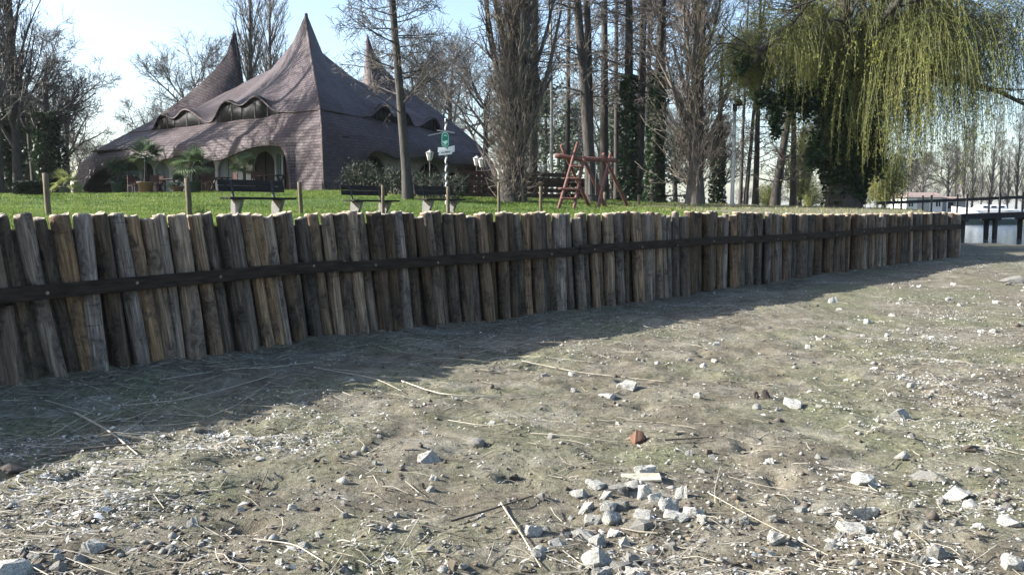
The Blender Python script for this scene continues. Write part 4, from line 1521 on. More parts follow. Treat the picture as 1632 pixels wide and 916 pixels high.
for px, ytop, Y, r_, lean, lb in [(72, 276, 17, .055, .02, "thick fence post at the left before the ivy trees"), (298, 284, 19, .06, .025, "fence post in front of the green-potted palm"),
                              (477, 290, 21.2, .05, .02, "dark fence post between first and second bench"), (610, 295, 22.6, .045, 0, "fence post at the right end of the middle bench"),
                              (714, 297, 25.6, .05, 0, "pale fence post at the right end of the last bench"), (795, 290, 24, .04, 0, "thin fence post before the massive twiggy poplar"),
                              (862, 294, 27, .05, 0, "fence post with a flat cap left of the swing"), (964, 306, 32, .06, 0, "short stake under the swing's right end"),
                              (1018, 310, 33, .05, 0, "short stake right of the swing"), (833, 292, 33, .05, .01, "stake against the right side of the massive poplar")]:
    top = at(px, ytop, Y)
    zb = lz(top[0], Y)
    o = thing("fence_post", lb, "post", (top[0], Y, zb), 0, "old fence posts on the lawn")
    hh = max(top[2] - zb, .35)
    MB().cyl((lean * 2, 0, -.3), (0, 0, hh), r_ * 1.05, r_, 9, 5, .004).build("shaft", M['post'], o, True)
    if px == 862: MB().box((-.03, 0, hh + .02), (.24, .14, .05)).build("cap", M['post'], o, bevel=.006)


# ------------------------------------------------------------------ swing frame
def swing():
    c = on_lawn(945, 30)
    o = thing("swing_frame", "red-stained log swing and climbing frame on the lawn before the grove", "swing", c)
    def P(px, py, Y):
        q = at(px, py, Y) - c
        if py > 322: q[2] = lz(q[0] + c[0], Y) - c[2] - .08
        return q
    def logp(name, a, b, r=.062):
        return MB().cyl(P(*a), P(*b), r, r * .9, 9, 6, .008).build(name, M['swing'], o, True)
    logp("leg", (889, 331, 29.0), (921, 227, 30.2))
    logp("leg", (940, 331, 31.2), (894, 231, 29.9))
    logp("leg", (914, 331, 29.0), (931, 250, 30.1))
    logp("leg", (966, 331, 31.0), (930, 252, 29.9), .07)
    logp("leg", (952, 331, 29.2), (973, 246, 30.4))
    logp("leg", (1002, 331, 31.6), (961, 245, 30.1))
    logp("beam", (884, 248, 30), (936, 255, 30), .085)
    logp("beam", (928, 253, 30.15), (982, 256, 30.3), .085)
    for y_, xa, xb in ((316, 893, 918), (301, 890, 924), (284, 903, 926), (265, 908, 930)):
        ka = (331 - y_) / 104.0
        logp("rung", (xa, y_, 29.0 + 1.2 * ka), (xb, y_ + 1, 29.0 + 1.1 * ka), .045)
    for xa in (939, 949):
        a = at(xa, 255, 30.2) - c
        b = at(xa, 312, 30.2) - c
        MB().cyl(a, b, .012, n=5).build("chain", M['chain'], o)
    a, b = at(939, 312, 30.2) - c, at(949, 312, 30.2) - c
    MB().beam(a - [.05, 0, 0], b + [.05, 0, 0], .18, .04).build("swing_seat", M['fence'], o, bevel=.005)


swing()


# ------------------------------------------------------------------ lanterns, lamp post, sign pole
def lantern(px, ytop, Y, label, z0=None):
    top = at(px, ytop, Y)
    zb = lz(top[0], Y)
    o = thing("garden_lantern", label, "lantern", (top[0], Y, zb), 0, "garden lanterns by the house")
    h = top[2] - zb
    MB().cyl((0, 0, -.2), (0, 0, h - .42), .028, n=8).build("pole", M['iron'], o, True)
    MB().cyl((0, 0, h - .42), (0, 0, h - .10), .09, .17, 6).build("lamp_glass", M['lampglass'], o)
    mb = MB()
    for i in range(6):
        an = math.pi / 3 * i
        mb.beam((.092 * math.cos(an), .092 * math.sin(an), h - .42), (.174 * math.cos(an), .174 * math.sin(an), h - .10), .018, .018)
    mb.build("lamp_frame", M['iron'], o)
    MB().cyl((0, 0, h - .10), (0, 0, h), .215, .05, 6).cyl((0, 0, h), (0, 0, h + .06), .02, .01, 6).build("lamp_roof", M['chain'], o)


lantern(685, 240, 36, "garden lantern left of the sign pole")
lantern(760, 249, 38, "left of two lanterns close together before the dark porch")
lantern(768, 251, 36.5, "right of two lanterns close together before the dark porch")
lantern(403, 249, 44, "garden lantern among the palms before the porch")
lantern(833, 262, 44, "lantern just right of the massive poplar trunk")
lantern(849, 263, 46, "lantern in front of the dark straight trunk")
lantern(865, 263, 44, "lantern above the terrace fence left of the swing")
lantern(957, 274, 45, "lantern seen through the swing frame")

c = on_lawn(1165, 36)
lp = thing("lamp_post", "tall white lamp post with a dark floodlight left of the slim trees", "lamp post", c)
hh = at(1166, 172, 36)[2] - c[2]
MB().cyl((0, 0, -.2), (.03, 0, hh), .085, .06, 12).build("pole", M['white'], lp, True)
MB().cyl((.03, 0, hh - .16), (.03, 0, hh + .16), .09, n=10).build("collar", M['iron'], lp, True)
hd_ = MB()
hd_.lathe([(0.0, -.14), (.10, -.13), (.17, -.02), (.18, .06), (0, .07)], 14)
fl = hd_.build("lamp_head", M['iron'], lp, True, loc=(.16, -.02, hh + .22), rot=(math.radians(60), 0, .5))
MB().beam((.03, 0, hh + .1), (.16, 0, hh + .2), .05, .05).beam((.03, 0, hh + .16), (.0, 0, hh + .42), .04, .04).beam((-.02, 0, hh + .42), (.24, 0, hh + .46), .05, .05).build("bracket", M['iron'], lp)
n = 20
mb = MB()
for i in range(n):
    a0, a1 = 2 * math.pi * i / n, 2 * math.pi * (i + 1) / n
    mb.cyl((.34 + .14 * math.cos(a0), .0, hh + .30 + .21 * math.sin(a0)), (.34 + .14 * math.cos(a1), 0, hh + .30 + .21 * math.sin(a1)), .02, n=6, cap=False)
mb.cyl((.34, 0, hh + .1), (.34, 0, hh + .5), .012, n=5)
mb.build("lamp_hoop", M['iron'], lp, True)


def sign_pole():
    Y = 30
    c = on_lawn(712, Y)
    o = thing("sign_pole", "twisted striped pole with a green oval sign and white direction board", "sign", c)
    def z(py): return at(712, py, Y)[2] - c[2]
    h = z(189)
    mb, md = MB(), MB()
    n = 60
    for i in range(n):
        a, b = -.2 + (h + .2) * i / n, -.2 + (h + .2) * (i + 1) / n
        tw = lambda q: (.016 * math.cos(q * 22), .016 * math.sin(q * 22))
        mb.cyl((*tw(a), a), (*tw(b), b), .034, n=6, cap=i in (0, n - 1))
        md.cyl((-tw(a)[0], -tw(a)[1], a), (-tw(b)[0], -tw(b)[1], b), .034, n=6, cap=i in (0, n - 1))
    mb.build("pole", M['white'], o, True)
    md.build("pole_stripe", M['iron'], o, True)
    # bracket arms
    MB().beam((-.30, -.05, z(208)), (.30, -.05, z(212)), .03, .04).build("bracket", M['chain'], o)
    MB().beam((-.62, .05, z(216)), (.1, .05, z(209)), .02, .03).build("bracket", M['chain'], o)
    # oval sign: capsule
    def capsule(w, hgt, y0, d, cz, cx=-.02):
        r = w / 2
        pts = []
        for i in range(11):
            an = math.pi * i / 10
            pts.append((cx + r * math.cos(an), y0, cz + hgt / 2 - r + r * math.sin(an)))
        for i in range(11):
            an = math.pi + math.pi * i / 10
            pts.append((cx + r * math.cos(an), y0, cz - hgt / 2 + r + r * math.sin(an)))
        return MB().prism(pts, (0, d, 0))
    cz = (z(211) + z(236)) / 2
    H = z(211) - z(236)
    sg = capsule(.27, H, -.13, .07, cz).build("oval_sign", M['signgreen'], o)
    capsule(.235, H - .04, -.134, .004, cz).build("sign_border", M['signpale'], sg)
    capsule(.205, H - .07, -.138, .004, cz).build("sign_face", M['signgreen'], sg)
    em = MB()
    def blob(pts): em.prism([(x - .02, -.142, cz + q) for x, q in pts], (0, .004, 0))
    blob([(-.09, -.02), (-.06, -.06), (-.02, -.045), (.0, -.02), (.05, -.03), (.085, .0), (.08, -.11), (.03, -.13), (.05, -.17), (-.02, -.15), (-.07, -.10), (-.09, -.07)])
    blob([(-.06, .12), (-.02, .17), (.04, .16), (.07, .11), (.03, .13), (-.02, .14)])
    blob([(-.07, -.16), (-.03, -.2), (.04, -.2), (.02, -.18)])
    em.build("sign_emblem", M['signpale'], sg)
    # white direction boards
    zb = z(243)
    bw = MB().prism([(-.25, -.16, zb - .12), (.21, -.16, zb - .07), (.24, -.16, zb + .12), (-.23, -.16, zb + .06)], (0, .03, 0)).build("direction_board", M['white'], o)
    bt = MB()
    for x0, w_, hgt in ((-.15, .03, .05), (-.11, .02, .05), (-.08, .03, .04), (-.03, .025, .06), (.0, .03, .07), (.035, .02, .06), (.06, .03, .065), (.10, .03, .06), (.14, .02, .06)):
        zz = zb - .035 + x0 * .1
        bt.prism([(x0, -.163, zz), (x0 + w_, -.163, zz), (x0 + w_, -.163, zz + hgt), (x0, -.163, zz + hgt)], (0, .002, 0))
    bt.build("lettering", M['ink'], bw)
    MB().prism([(-.28, -.10, zb + .0), (.0, -.10, zb + .02), (.0, -.10, zb + .17), (-.28, -.10, zb + .17)], (0, .03, 0)).build("direction_board", M['white'], o)
    MB().prism([(.05, -.09, zb - .02), (.30, -.02, zb + .02), (.30, -.02, zb + .24), (.08, -.09, zb + .18)], (0, .03, 0)).build("direction_board", M['white'], o)


sign_pole()


# ------------------------------------------------------------------ terrace fence and garden furniture
def fence_run(p0, p1, Yp0, Yp1, label, h=1.05, boards=5):
    a, b = on_lawn(p0, Yp0), on_lawn(p1, Yp1)
    o = thing("terrace_fence", label, "fence", a)
    d = b - a
    n = max(2, int(np.linalg.norm(d[:2]) / 1.5) + 1)
    pts = [np.array([d[0] * i / (n - 1), d[1] * i / (n - 1), lz(a[0] + d[0] * i / (n - 1), a[1] + d[1] * i / (n - 1)) - a[2]]) for i in range(n)]
    for p in pts:
        MB().cyl(p - [0, 0, .2], p + [0, 0, h + .12], .06, n=8).cyl(p + [0, 0, h + .12], p + [0, 0, h + .22], .06, .01, 8).build("fence_post", M['fence'], o)
    for i in range(n - 1):
        for k in range(boards):
            zz = .14 + k * (h - .1) / (boards - 1)
            e = np.array([0, 0, zz + RNG.normal(0, .008)])
            MB().beam(pts[i] + e + [.05, -.07, 0], pts[i + 1] + e + [-.01, -.07, 0], .03, (h - .1) / boards * .93).build("fence_board", M['fence'], o)


fence_run(728, 790, 36, 36.5, "dark brown board fence between the sign and the massive poplar", 1.0)
fence_run(838, 900, 38, 40, "dark brown board fence right of the massive poplar", 1.05)
fence_run(902, 960, 41, 43, "low dark board fence behind the swing frame", .85, 4)


def table(px, Y, rz, label, l=1.5):
    o = thing("garden_table", label, "table", on_lawn(px, Y), rz, "wooden tables by the porch")
    for k in range(4):
        MB().box((0, -.27 + .18 * k, .74), (l, .165, .04)).build("top_board", M['fence'], o, bevel=.004)
    for x in (-l * .38, l * .38):
        MB().beam((x, -.25, -.1), (x, .2, .72), .07, .07).beam((x, .25, -.1), (x, -.2, .72), .07, .07).build("leg", M['fence'], o)


def chair(px, Y, rz, label):
    o = thing("garden_chair", label, "chair", on_lawn(px, Y), rz, "wooden chairs by the porch")
    MB().box((0, 0, .45), (.44, .42, .04)).build("seat", M['reddark'], o, bevel=.004)
    MB().box((0, .20, .78), (.42, .03, .36)).build("backrest", M['reddark'], o, bevel=.004)
    for x in (-.19, .19):
        for y in (-.18, .20):
            MB().box((x, y, .22 if y < 0 else .46), (.045, .045, .64 if y < 0 else 1.14)).build("leg", M['reddark'], o)


table(272, 45.2, -.6, "long dark table behind the terracotta-potted palm", 1.9)
table(352, 44, -.55, "small wooden table left of the nearest bench's back", 1.2)
table(436, 42.6, -.6, "dark table under the widest porch arch", 1.7)
chair(217, 44.8, 1.0, "red-brown chair left of the terracotta pot")
chair(249, 44.2, .2, "red-brown chair right of the terracotta pot")
chair(258, 45.5, -.5, "red-brown chair at the end of the long dark table")
chair(334, 43.6, .9, "red-brown chair left of the small wooden table")
chair(372, 43.2, -.6, "red-brown chair right of the small wooden table")
chair(410, 42.6, .3, "red-brown chair by the leafy palm")
for i, (px, Y) in enumerate([(745, 37.5), (775, 38.2), (880, 38.5), (915, 40.2)]):
    table(px, Y + 1.2, .3 * i, ["dark table behind the fence next to the sign", "dark table behind the fence beside the massive poplar", "dark table behind the fence right of the poplar", "dark table behind the swing ladder"][i], 1.4)

# ------------------------------------------------------------------ bridge, boat, far house
def bridge():
    Y = 50
    def P(px, py, dy=0.0):
        q = at(px, py, Y); q[1] += dy; return q
    o = thing("footbridge", "dark timber footbridge with a single handrail over the water", "bridge", (at(1410, 345, Y)[0], Y, 0))
    c = np.array(o.location)
    x0, x1 = at(1500, 340, Y)[0], 44.0
    def dz(x): return 1.43 + (x - 25.6) * .034
    xs = np.arange(at(1416, 340, Y)[0], x1, .155)
    for i, x in enumerate(xs):
        MB().box((x - c[0], .75, dz(x) - .03), (.135, 1.6, .05)).build("deck_plank", M['bridge'], o)
    for yy in (0.08, 1.42):
        MB().beam((xs[0] - c[0], yy, dz(xs[0]) - .19), (x1 - c[0], yy, dz(x1) - .19), .14, .26).build("girder", M['bridge'], o)
        MB().beam((at(1412, 323, Y)[0] - c[0], yy, dz(at(1412, 323, Y)[0]) + .80), (x1 - c[0], yy, dz(x1) + .98), .10, .17).build("handrail", M['bridge'], o)
    px = [1436, 1484, 1541, 1593, 1648, 1704, 1760]
    for p in px:
        x = at(p, 330, Y)[0]
        for yy in (-.02, 1.52):
            z = dz(x)
            MB().box((x - c[0] + (0 if yy < 1 else .22), yy, z + .42), (.09, .08, 1.5)).build("rail_post", M['bridge'], o)
            if p > 1500: MB().cyl((x - c[0] - .05, yy * .6 + .3, -.8), (x - c[0] - .05, yy * .6 + .3, z - .3), .13, .15, 10).build("pile", M['bridge'], o, True)
        if p > 1500: MB().box((x - c[0] - .05, .75, z - .38), (.3, 1.7, .16)).build("cross_beam", M['bridge'], o)


bridge()


def boat():
    Y = 119
    c = np.array([at(1570, 340, Y)[0], Y, -.03])
    o = thing("white_boat", "long white boat moored beyond the footbridge", "boat", c)
    o.scale = (1.36, 1.3, 1.2)
    L, n = 7.0, 17
    prof = []
    for i in range(n):
        u = -1 + 2 * i / (n - 1)
        hw = 1.15 * (1 - max(0, -u) ** 3.2) * (1 - .25 * max(0, u) ** 3) + .02
        sh = 1.75 + .35 * max(0, -u) ** 2
        x = u * L / 2
        prof.append([(x, -hw, sh), (x * .98, -hw * .85, .7), (x * .93, -hw * .45, -.25), (x * .93, hw * .45, -.25), (x * .98, hw * .85, .7), (x, hw, sh)])
    mb = MB()
    vs = [p for r in prof for p in r]
    fs = [(i * 6 + j, i * 6 + j + 1, i * 6 + 7 + j, i * 6 + 6 + j) for i in range(n - 1) for j in range(5)] + [(i * 6 + 5, i * 6, i * 6 + 6, i * 6 + 11) for i in range(n - 1)] + [tuple(range((n - 1) * 6, n * 6))]
    mb.add(vs, fs).build("hull", M['boat'], o, True)
    hb_ = MB()
    vs2 = [q_ for r in prof for q_ in ((r[1][0], r[1][1] - .03, .66), (r[1][0] * .97, r[1][1] * .8 - .03, .0), (r[2][0], r[2][1] - .03, -.27))]
    hb_.add(vs2, [(i * 3 + j, i * 3 + j + 1, i * 3 + 4 + j, i * 3 + 3 + j) for i in range(n - 1) for j in range(2)]).build("hull_bottom", M['greenpot'], o, True)
    MB().hexa([(-1.4, -.7, 1.7), (1.9, -.75, 1.7), (1.9, .75, 1.7), (-1.4, .7, 1.7)], [(-.6, -.55, 2.25), (1.8, -.6, 2.25), (1.8, .6, 2.25), (-.6, .55, 2.25)]).build("cabin", M['boat'], o, bevel=.03)
    for x in (-.3, .5, 1.3): MB().box((x, -.70, 2.0), (.5, .10, .2)).build("window", M['glass'], o)
    MB().box((0, -1.17, 1.60), (5.6, .05, .07)).build("rubbing_strake", M['greywall'], o)


boat()


def far_house():
    Y = 140
    z0 = 1.6
    x0, x1 = at(1444, 330, Y)[0], at(1502, 330, Y)[0]
    o = thing("far_house", "small far house with pinkish roof and white walls across the water", "house", ((x0 + x1) / 2, Y, z0))
    w = (x1 - x0) / 2
    MB().box((0, 3, 1.3), (2 * w, 6, 2.8)).build("wall", M['plaster'], o)
    zt = at(1470, 306, Y)[2] - z0
    MB().prism([(-w - .4, -.5, 2.5), (-w - .4, 3, zt), (-w - .4, 6.5, 2.5)], (2 * w + .8, 0, 0)).build("roof", M['rooftile'], o)
    MB().box((-.2, -.02, 1.3), (1.9, .1, 2.6)).build("garage_door", M['greywall'], o)
    for x in (-w * .75, w * .75):
        f = MB().box((x, -.03, 1.5), (.7, .1, 1.0)).build("window", M['glass'], o)
        MB().box((x, -.07, 1.5), (.06, .06, 1.0)).build("frame", M['white'], f)
    x2 = at(1540, 330, Y)[0]
    o2 = thing("far_shed", "low dark shed with white posts right of the far house", "shed", ((x1 + x2) / 2 + .6, Y + 1, z0))
    w2 = (x2 - x1) / 2
    MB().box((0, 2, 1.0), (2 * w2, 4, 2.2)).build("wall", M['greywall'], o2)
    MB().hexa([(-w2 - .2, -.6, 2.1), (w2 + .2, -.6, 2.1), (w2 + .2, 4.2, 2.6), (-w2 - .2, 4.2, 2.6)], [(-w2 - .2, -.6, 2.22), (w2 + .2, -.6, 2.22), (w2 + .2, 4.2, 2.72), (-w2 - .2, 4.2, 2.72)]).build("roof", M['rooftile'], o2)
    for x in (-w2 * .8, 0, w2 * .8): MB().box((x, -.5, 1.0), (.16, .16, 2.3)).build("porch_post", M['white'], o2)
    MB().box((-w2 * .4, -.04, 1.2), (.9, .1, 1.0)).build("window", M['glass'], o2)
    o3 = thing("far_cottage", "tiny white cottage on the far shore under the willow", "house", (at(1347, 330, 160)[0], 160, 1.5))
    MB().box((0, 2, 1.2), (4.2, 4, 2.6)).build("wall", M['plaster'], o3)
    MB().prism([(-2.4, -.3, 2.4), (-2.4, 2, 4.0), (-2.4, 4.3, 2.4)], (4.8, 0, 0)).build("roof", M['rooftile'], o3)
    MB().box((.6, -.03, 1.3), (.8, .1, .9)).build("window", M['glass'], o3)


far_house()

# ------------------------------------------------------------------ grass
rg = np.random.default_rng(31)
n = 340000
gy_ = 6.5 + 44 * rg.uniform(0, 1, n) ** 1.15
gx_ = rg.uniform(-.68, .62, n) * gy_
gd = gy_ - Yp(gx_)
ok_ = gd > .08
gx_, gy_, gd = gx_[ok_], gy_[ok_], gd[ok_]
n = len(gx_)
patch = fbm(gx_ * .5, gy_ * .5, 15, 3)
dry = (gx_ - 1.0) * .15 + .55 * patch
keep = (rg.uniform(0, 1, n) < np.clip(1.25 - dry * 1.3, .05, 1))
keep &= ~((gx_ < -2) & (gx_ > -12) & (gd < 1.6) & (patch > .15) & (rg.uniform(0, 1, n) < .8))
worn = sstep(.35, .75, fbm(gx_ * .33 + 4, gy_ * .33, 19, 3))
keep &= rg.uniform(0, 1, n) > worn * .75
gx_, gy_, dry = gx_[keep], gy_[keep], dry[keep]
gz_ = lawn_z(gx_, gy_)
n = len(gx_)
a = rg.uniform(0, 2 * math.pi, n)
hh = rg.uniform(.035, .085, n) * (1 + .5 * (rg.uniform(0, 1, n) < .06))
wd = rg.uniform(.006, .013, n) * np.clip(gy_ / 16, .8, 2.2)
ca, sa = np.cos(a), np.sin(a)
lean = rg.normal(0, .45, (n, 2)) * hh[:, None]
V = np.stack([np.stack([gx_ - ca * wd, gy_ - sa * wd, gz_ - .01], -1), np.stack([gx_ + ca * wd, gy_ + sa * wd, gz_ - .01], -1), np.stack([gx_ + lean[:, 0], gy_ + lean[:, 1], gz_ + hh], -1)], 1)
isdry = rg.uniform(0, 1, n) < np.clip(dry * .9 - .15, .03, .8)
for m_, nm, mt in ((~isdry, "grass", 'grass'), (isdry, "dry_grass", 'grass_dry')):
    v = V[m_].reshape(-1, 3)
    o = link(nm, np_mesh(nm, v, [np.arange(len(v)).reshape(-1, 3)]), M[mt])
    tag(o, "short green grass covering the raised lawn" if nm == "grass" else "dry yellowed grass on the sandy bank", "grass", kind="stuff")


def tuft(px, Y, n, h, label, seed):
    rg = np.random.default_rng(seed)
    o = thing("grass_tuft", label, "grass tuft", on_lawn(px, Y))
    P = np.zeros((n, 5, 3)); P[:, 0, :2] = rg.normal(0, .05, (n, 2))
    d = norm(np.c_[rg.normal(0, .35, (n, 2)), np.ones(n)])
    L = rg.uniform(.5, 1, n) * h
    for j in range(1, 5):
        d[:, 2] -= .12; d = norm(d); P[:, j] = P[:, j - 1] + d * (L / 4)[:, None]
    R = np.full((n, 5), .006) * np.linspace(1.3, .3, 5)
    link("blades", tube_mesh("blades", [(P, R, 3)], M['grass']), parent=o)


tuft(322, 18.5, 60, .38, "tall grass tuft behind the palisade before the nearest bench", 1)
tuft(34, 13, 30, .2, "small grass tuft at the left lawn edge", 2)

# ------------------------------------------------------------------ stones on the lake bed
import bmesh


def rock_mesh(seed, kind):
    rg = np.random.default_rng(seed)
    bm = bmesh.new()
    n = 15 if kind != 'round' else 40
    for p in norm(rg.normal(size=(n, 3))) * rg.uniform(.8, 1.0, (n, 1)):
        bm.verts.new(p)
    r = bmesh.ops.convex_hull(bm, input=bm.verts[:])
    bmesh.ops.delete(bm, geom=[v for v in bm.verts if not v.link_faces], context='VERTS')
    bmesh.ops.triangulate(bm, faces=bm.faces[:])
    cuts = 3 if kind == 'rough' else 2
    bmesh.ops.subdivide_edges(bm, edges=bm.edges[:], cuts=cuts, use_grid_fill=True)
    bmesh.ops.triangulate(bm, faces=bm.faces[:])
    amp = {'rough': .17, 'ang': .085, 'round': .04}[kind]
    for v in bm.verts:
        c = v.co
        k = float(vnoise(c.x * 3 + seed, c.y * 3 + c.z * 2.3, 5)) + .5 * float(vnoise(c.x * 7, c.y * 7 + c.z * 6 + seed, 9))
        v.co = c * (1 + amp * k)
        if v.co.z < -.45: v.co.z = -.45
    me = bpy.data.meshes.new("stone")
    bm.to_mesh(me); bm.free()
    if kind == 'round':
        for p in me.polygons: p.use_smooth = True
    return me


def rock_set(mat, k0):
    out = {}
    for kind in ('rough', 'ang', 'round'):
        out[kind] = []
        for i in range(5):
            me = rock_mesh(k0 + i * 7 + len(kind) * 100, kind); me.materials.append(M[mat]); out[kind].append(me)
    return out


RK = {'stone': rock_set('stone', 10), 'stone_grey': rock_set('stone_grey', 60), 'brick': rock_set('brick', 95)}
RS = random.Random(5)


def stone(px, py, w, h, mat, kind, label, group=None, depth=.85, name="stone", bury=.42):
    p = on_bed(px, py + h * .35)
    k = np.linalg.norm(p - [0, 0, EYE]) / F_PX
    rx, rz = w * k / 2, h * k / 2
    o = link(name, RS.choice(RK[mat][kind]), loc=(p[0], p[1], p[2] + rz * (.55 - bury)), rot=(RS.uniform(-.12, .12), RS.uniform(-.12, .12), RS.uniform(-.5, .5) + RS.choice([0, math.pi])), scale=(rx * 1.05, rx * depth, max(rz * 1.5, rx * .25)))
    return tag(o, label, "stone", group)


named = [
    (683, 726, 54, 22, 'stone', 'ang', "flat angular white stone alone left of the middle of the mud"),
    (759, 702, 32, 15, 'stone_grey', 'round', "rounded grey stone up and right of the flat angular stone"),
    (970, 630, 36, 10, 'stone', 'ang', "thin flat white stone just outside the palisade's shadow"),
    (1002, 619, 38, 15, 'stone', 'rough', "rough white stone touching the thin flat one near the shadow"),
    (1017, 696, 32, 26, 'brick', 'rough', "reddish brick lump on the mud"),
    (1260, 641, 38, 17, 'stone', 'ang', "white block-like stone right of the dark bark pieces"),
    (1430, 660, 40, 24, 'stone', 'ang', "pointed white stone with one dark side at the edge of the leaf patch"),
    (310, 831, 24, 19, 'stone', 'rough', "brightest white stone alone in the lower left"),
    (146, 868, 42, 22, 'stone', 'ang', "pale block stone near the lower left corner"),
    (1372, 762, 46, 22, 'stone', 'ang', "pale oblong brick-shaped stone above the largest boulder"),
    (1366, 805, 66, 40, 'stone', 'rough', "largest rough limestone boulder in the lower right"),
    (1352, 840, 58, 26, 'stone', 'ang', "flat stone leaning against the front of the largest boulder"),
    (1242, 854, 44, 28, 'stone', 'rough', "rough pale stone left of the flat stone below the boulder"),
    (1478, 757, 56, 13, 'stone_grey', 'ang', "thin grey slab right of the oblong stone"),
    (1528, 786, 52, 20, 'stone', 'ang', "pale flat slab at the right above the oval pebble"),
    (1548, 802, 28, 13, 'stone', 'round', "smooth oval white pebble at the right"),
    (1609, 896, 36, 26, 'stone', 'ang', "pointed pale stone in the lower right corner"),
    (1462, 884, 32, 24, 'stone', 'rough', "left of two rough stones at the bottom right"),
    (1492, 876, 34, 22, 'stone_grey', 'ang', "right of two rough stones at the bottom right"),
    (1322, 868, 22, 13, 'stone', 'ang', "small white stone below the largest boulder"),
    (848, 843, 32, 20, 'stone', 'rough', "white stone left of the rubble heap"),
    (855, 881, 32, 19, 'stone', 'ang', "slanted white stone beside the long reed at the bottom"),
    (950, 884, 52, 34, 'stone', 'ang', "large white angular stone at the front of the rubble heap"),
    (954, 860, 34, 24, 'stone', 'ang', "stone with a dark right side atop the rubble's front"),
    (1022, 832, 40, 22, 'stone_grey', 'ang', "wedge stone with a dark face in the rubble's middle"),
    (20, 906, 66, 32, 'stone', 'ang', "large pale slab cut by the lower left corner"),
    (92, 904, 34, 18, 'stone_grey', 'ang', "grey slanted stone next to the slab in the lower left corner"),
    (625, 889, 30, 14, 'stone', 'rough', "small rough white stone at the bottom left of centre"),
    (1616, 446, 46, 11, 'stone_grey', 'ang', "flat grey slab far off at the right edge"),
    (1328, 477, 20, 11, 'stone', 'rough', "white stone far off at the edge of the palisade's shadow"),
    (1112, 629, 16, 12, 'stone', 'ang', "small upright white stone left of the bark pieces"),
    (1617, 826, 52, 24, 'stone', 'rough', "pale rubble stone at the right edge"),
]
for a in named: stone(*a)
heap = [(930, 804, 34, 24), (968, 806, 28, 14), (962, 785, 24, 16), (986, 777, 36, 22), (924, 784, 30, 14), (1026, 781, 24, 26), (1062, 801, 38, 18), (1027, 810, 32, 18), (1076, 819, 36, 11), (1102, 812, 32, 16), (926, 848, 42, 15),
        (972, 823, 34, 22), (1006, 888, 24, 20), (960, 912, 30, 20), (1040, 872, 22, 14), (945, 825, 26, 14), (990, 802, 26, 16), (1010, 770, 28, 16), (1046, 790, 24, 12), (1088, 782, 22, 18), (940, 768, 22, 10), (1030, 748, 34, 16), (975, 845, 30, 12), (995, 862, 22, 14), (1035, 896, 24, 16), (985, 900, 40, 18), (1012, 906, 30, 20), (948, 772, 30, 12), (900, 848, 18, 12), (888, 862, 26, 18), (1070, 868, 24, 12)]
for (x, y, w, h) in heap:
    stone(x, y, w * 1.2, h * 1.2, 'stone' if RS.random() < .85 else 'stone_grey', RS.choice(['rough', 'ang', 'rough']), "pale limestone lump in the rubble heap at the bottom centre", "limestone rubble heap")
rubl = [(30, 880), (60, 888), (76, 876), (58, 900), (90, 884), (120, 888), (45, 868), (1275, 812), (1300, 884), (1335, 850), (1395, 830), (1410, 868), (1440, 846), (1520, 830), (1560, 838), (1585, 812), (1600, 802), (1572, 804), (1500, 800), (1416, 790), (1390, 776)]
for (x, y) in rubl:
    stone(x + RS.uniform(-6, 6), y + RS.uniform(-4, 4), RS.uniform(16, 30), RS.uniform(9, 16), RS.choice(['stone', 'stone', 'stone_grey']), RS.choice(['rough', 'ang']), "pale stone among the loose stones of the two lower corners", "loose stones in the lower corners")
for i in range(120):
    y = 440 + 470 * RS.random() ** .8
    x = RS.uniform(0, 1632)
    if x < 1632 * (1 - (y - 430) / 330.0) and y < 760: x = RS.uniform(1632 * max(0, 1 - (y - 430) / 330.0), 1632)
    if i % 2: x = 800 + (x - 800) * .9 + RS.uniform(0, 150)
    w = RS.uniform(8, 18) * (.35 + .75 * (y - 340) / 560)
    stone(x, y, w + 3, w * RS.uniform(.45, .75) + 2, RS.choice(['stone', 'stone', 'stone', 'stone_grey']), RS.choice(['rough', 'ang', 'round']), "small pale stone chip lying singly on the dried mud", "scattered stone chips")

# odd pieces
p = on_bed(1022, 763)
k = np.linalg.norm(p - [0, 0, EYE]) / F_PX
pl = MB().box((0, 0, .008), (60 * k, 10 * k * 2.6, .018)).build("wood_offcut", M['straw'], bevel=.004, loc=p, rot=(.10, -.04, -.05))
tag(pl, "flat pale sawn board piece at the back of the rubble heap", "wood piece")
p = on_bed(24, 752)
k = np.linalg.norm(p - [0, 0, EYE]) / F_PX
me_ = RK['stone_grey']['ang'][2].copy()
me_.materials.clear(); me_.materials.append(M['stick'])
lf = link("oval_bark", me_, loc=p + [0, 0, .02], rot=(.18, .1, .1), scale=(21 * k, 16 * k, 9 * k))
tag(lf, "oval brown bark plate at the left edge of the mud", "bark")
for (x, y, w, h, lb) in [(1204, 627, 14, 16, "left one of two dark curled bark pieces standing in the mud"), (1219, 626, 18, 20, "right one of two dark curled bark pieces standing in the mud"), (820, 762, 22, 14, "dark curled bark scrap in the middle of the mud"),
                      (672, 770, 14, 14, "dark upright bark chip left of the middle"), (1128, 718, 22, 12, "dark curved leaf right of the brick lump"), (1545, 712, 34, 12, "dark curled bark strip near the right edge")]:
    p = on_bed(x, y + h / 2)
    k = np.linalg.norm(p - [0, 0, EYE]) / F_PX
    me_ = RS.choice(RK['stone_grey']['rough']).copy()
    me_.materials.clear(); me_.materials.append(M['stick'])
    o = link("bark_scrap", me_, loc=p + [0, 0, h * k * .25], rot=(RS.uniform(-.4, .4), RS.uniform(-.3, .3), RS.uniform(-.6, .6)), scale=(w * k * .5, w * k * .25, h * k * .55))
    tag(o, lb, "bark")


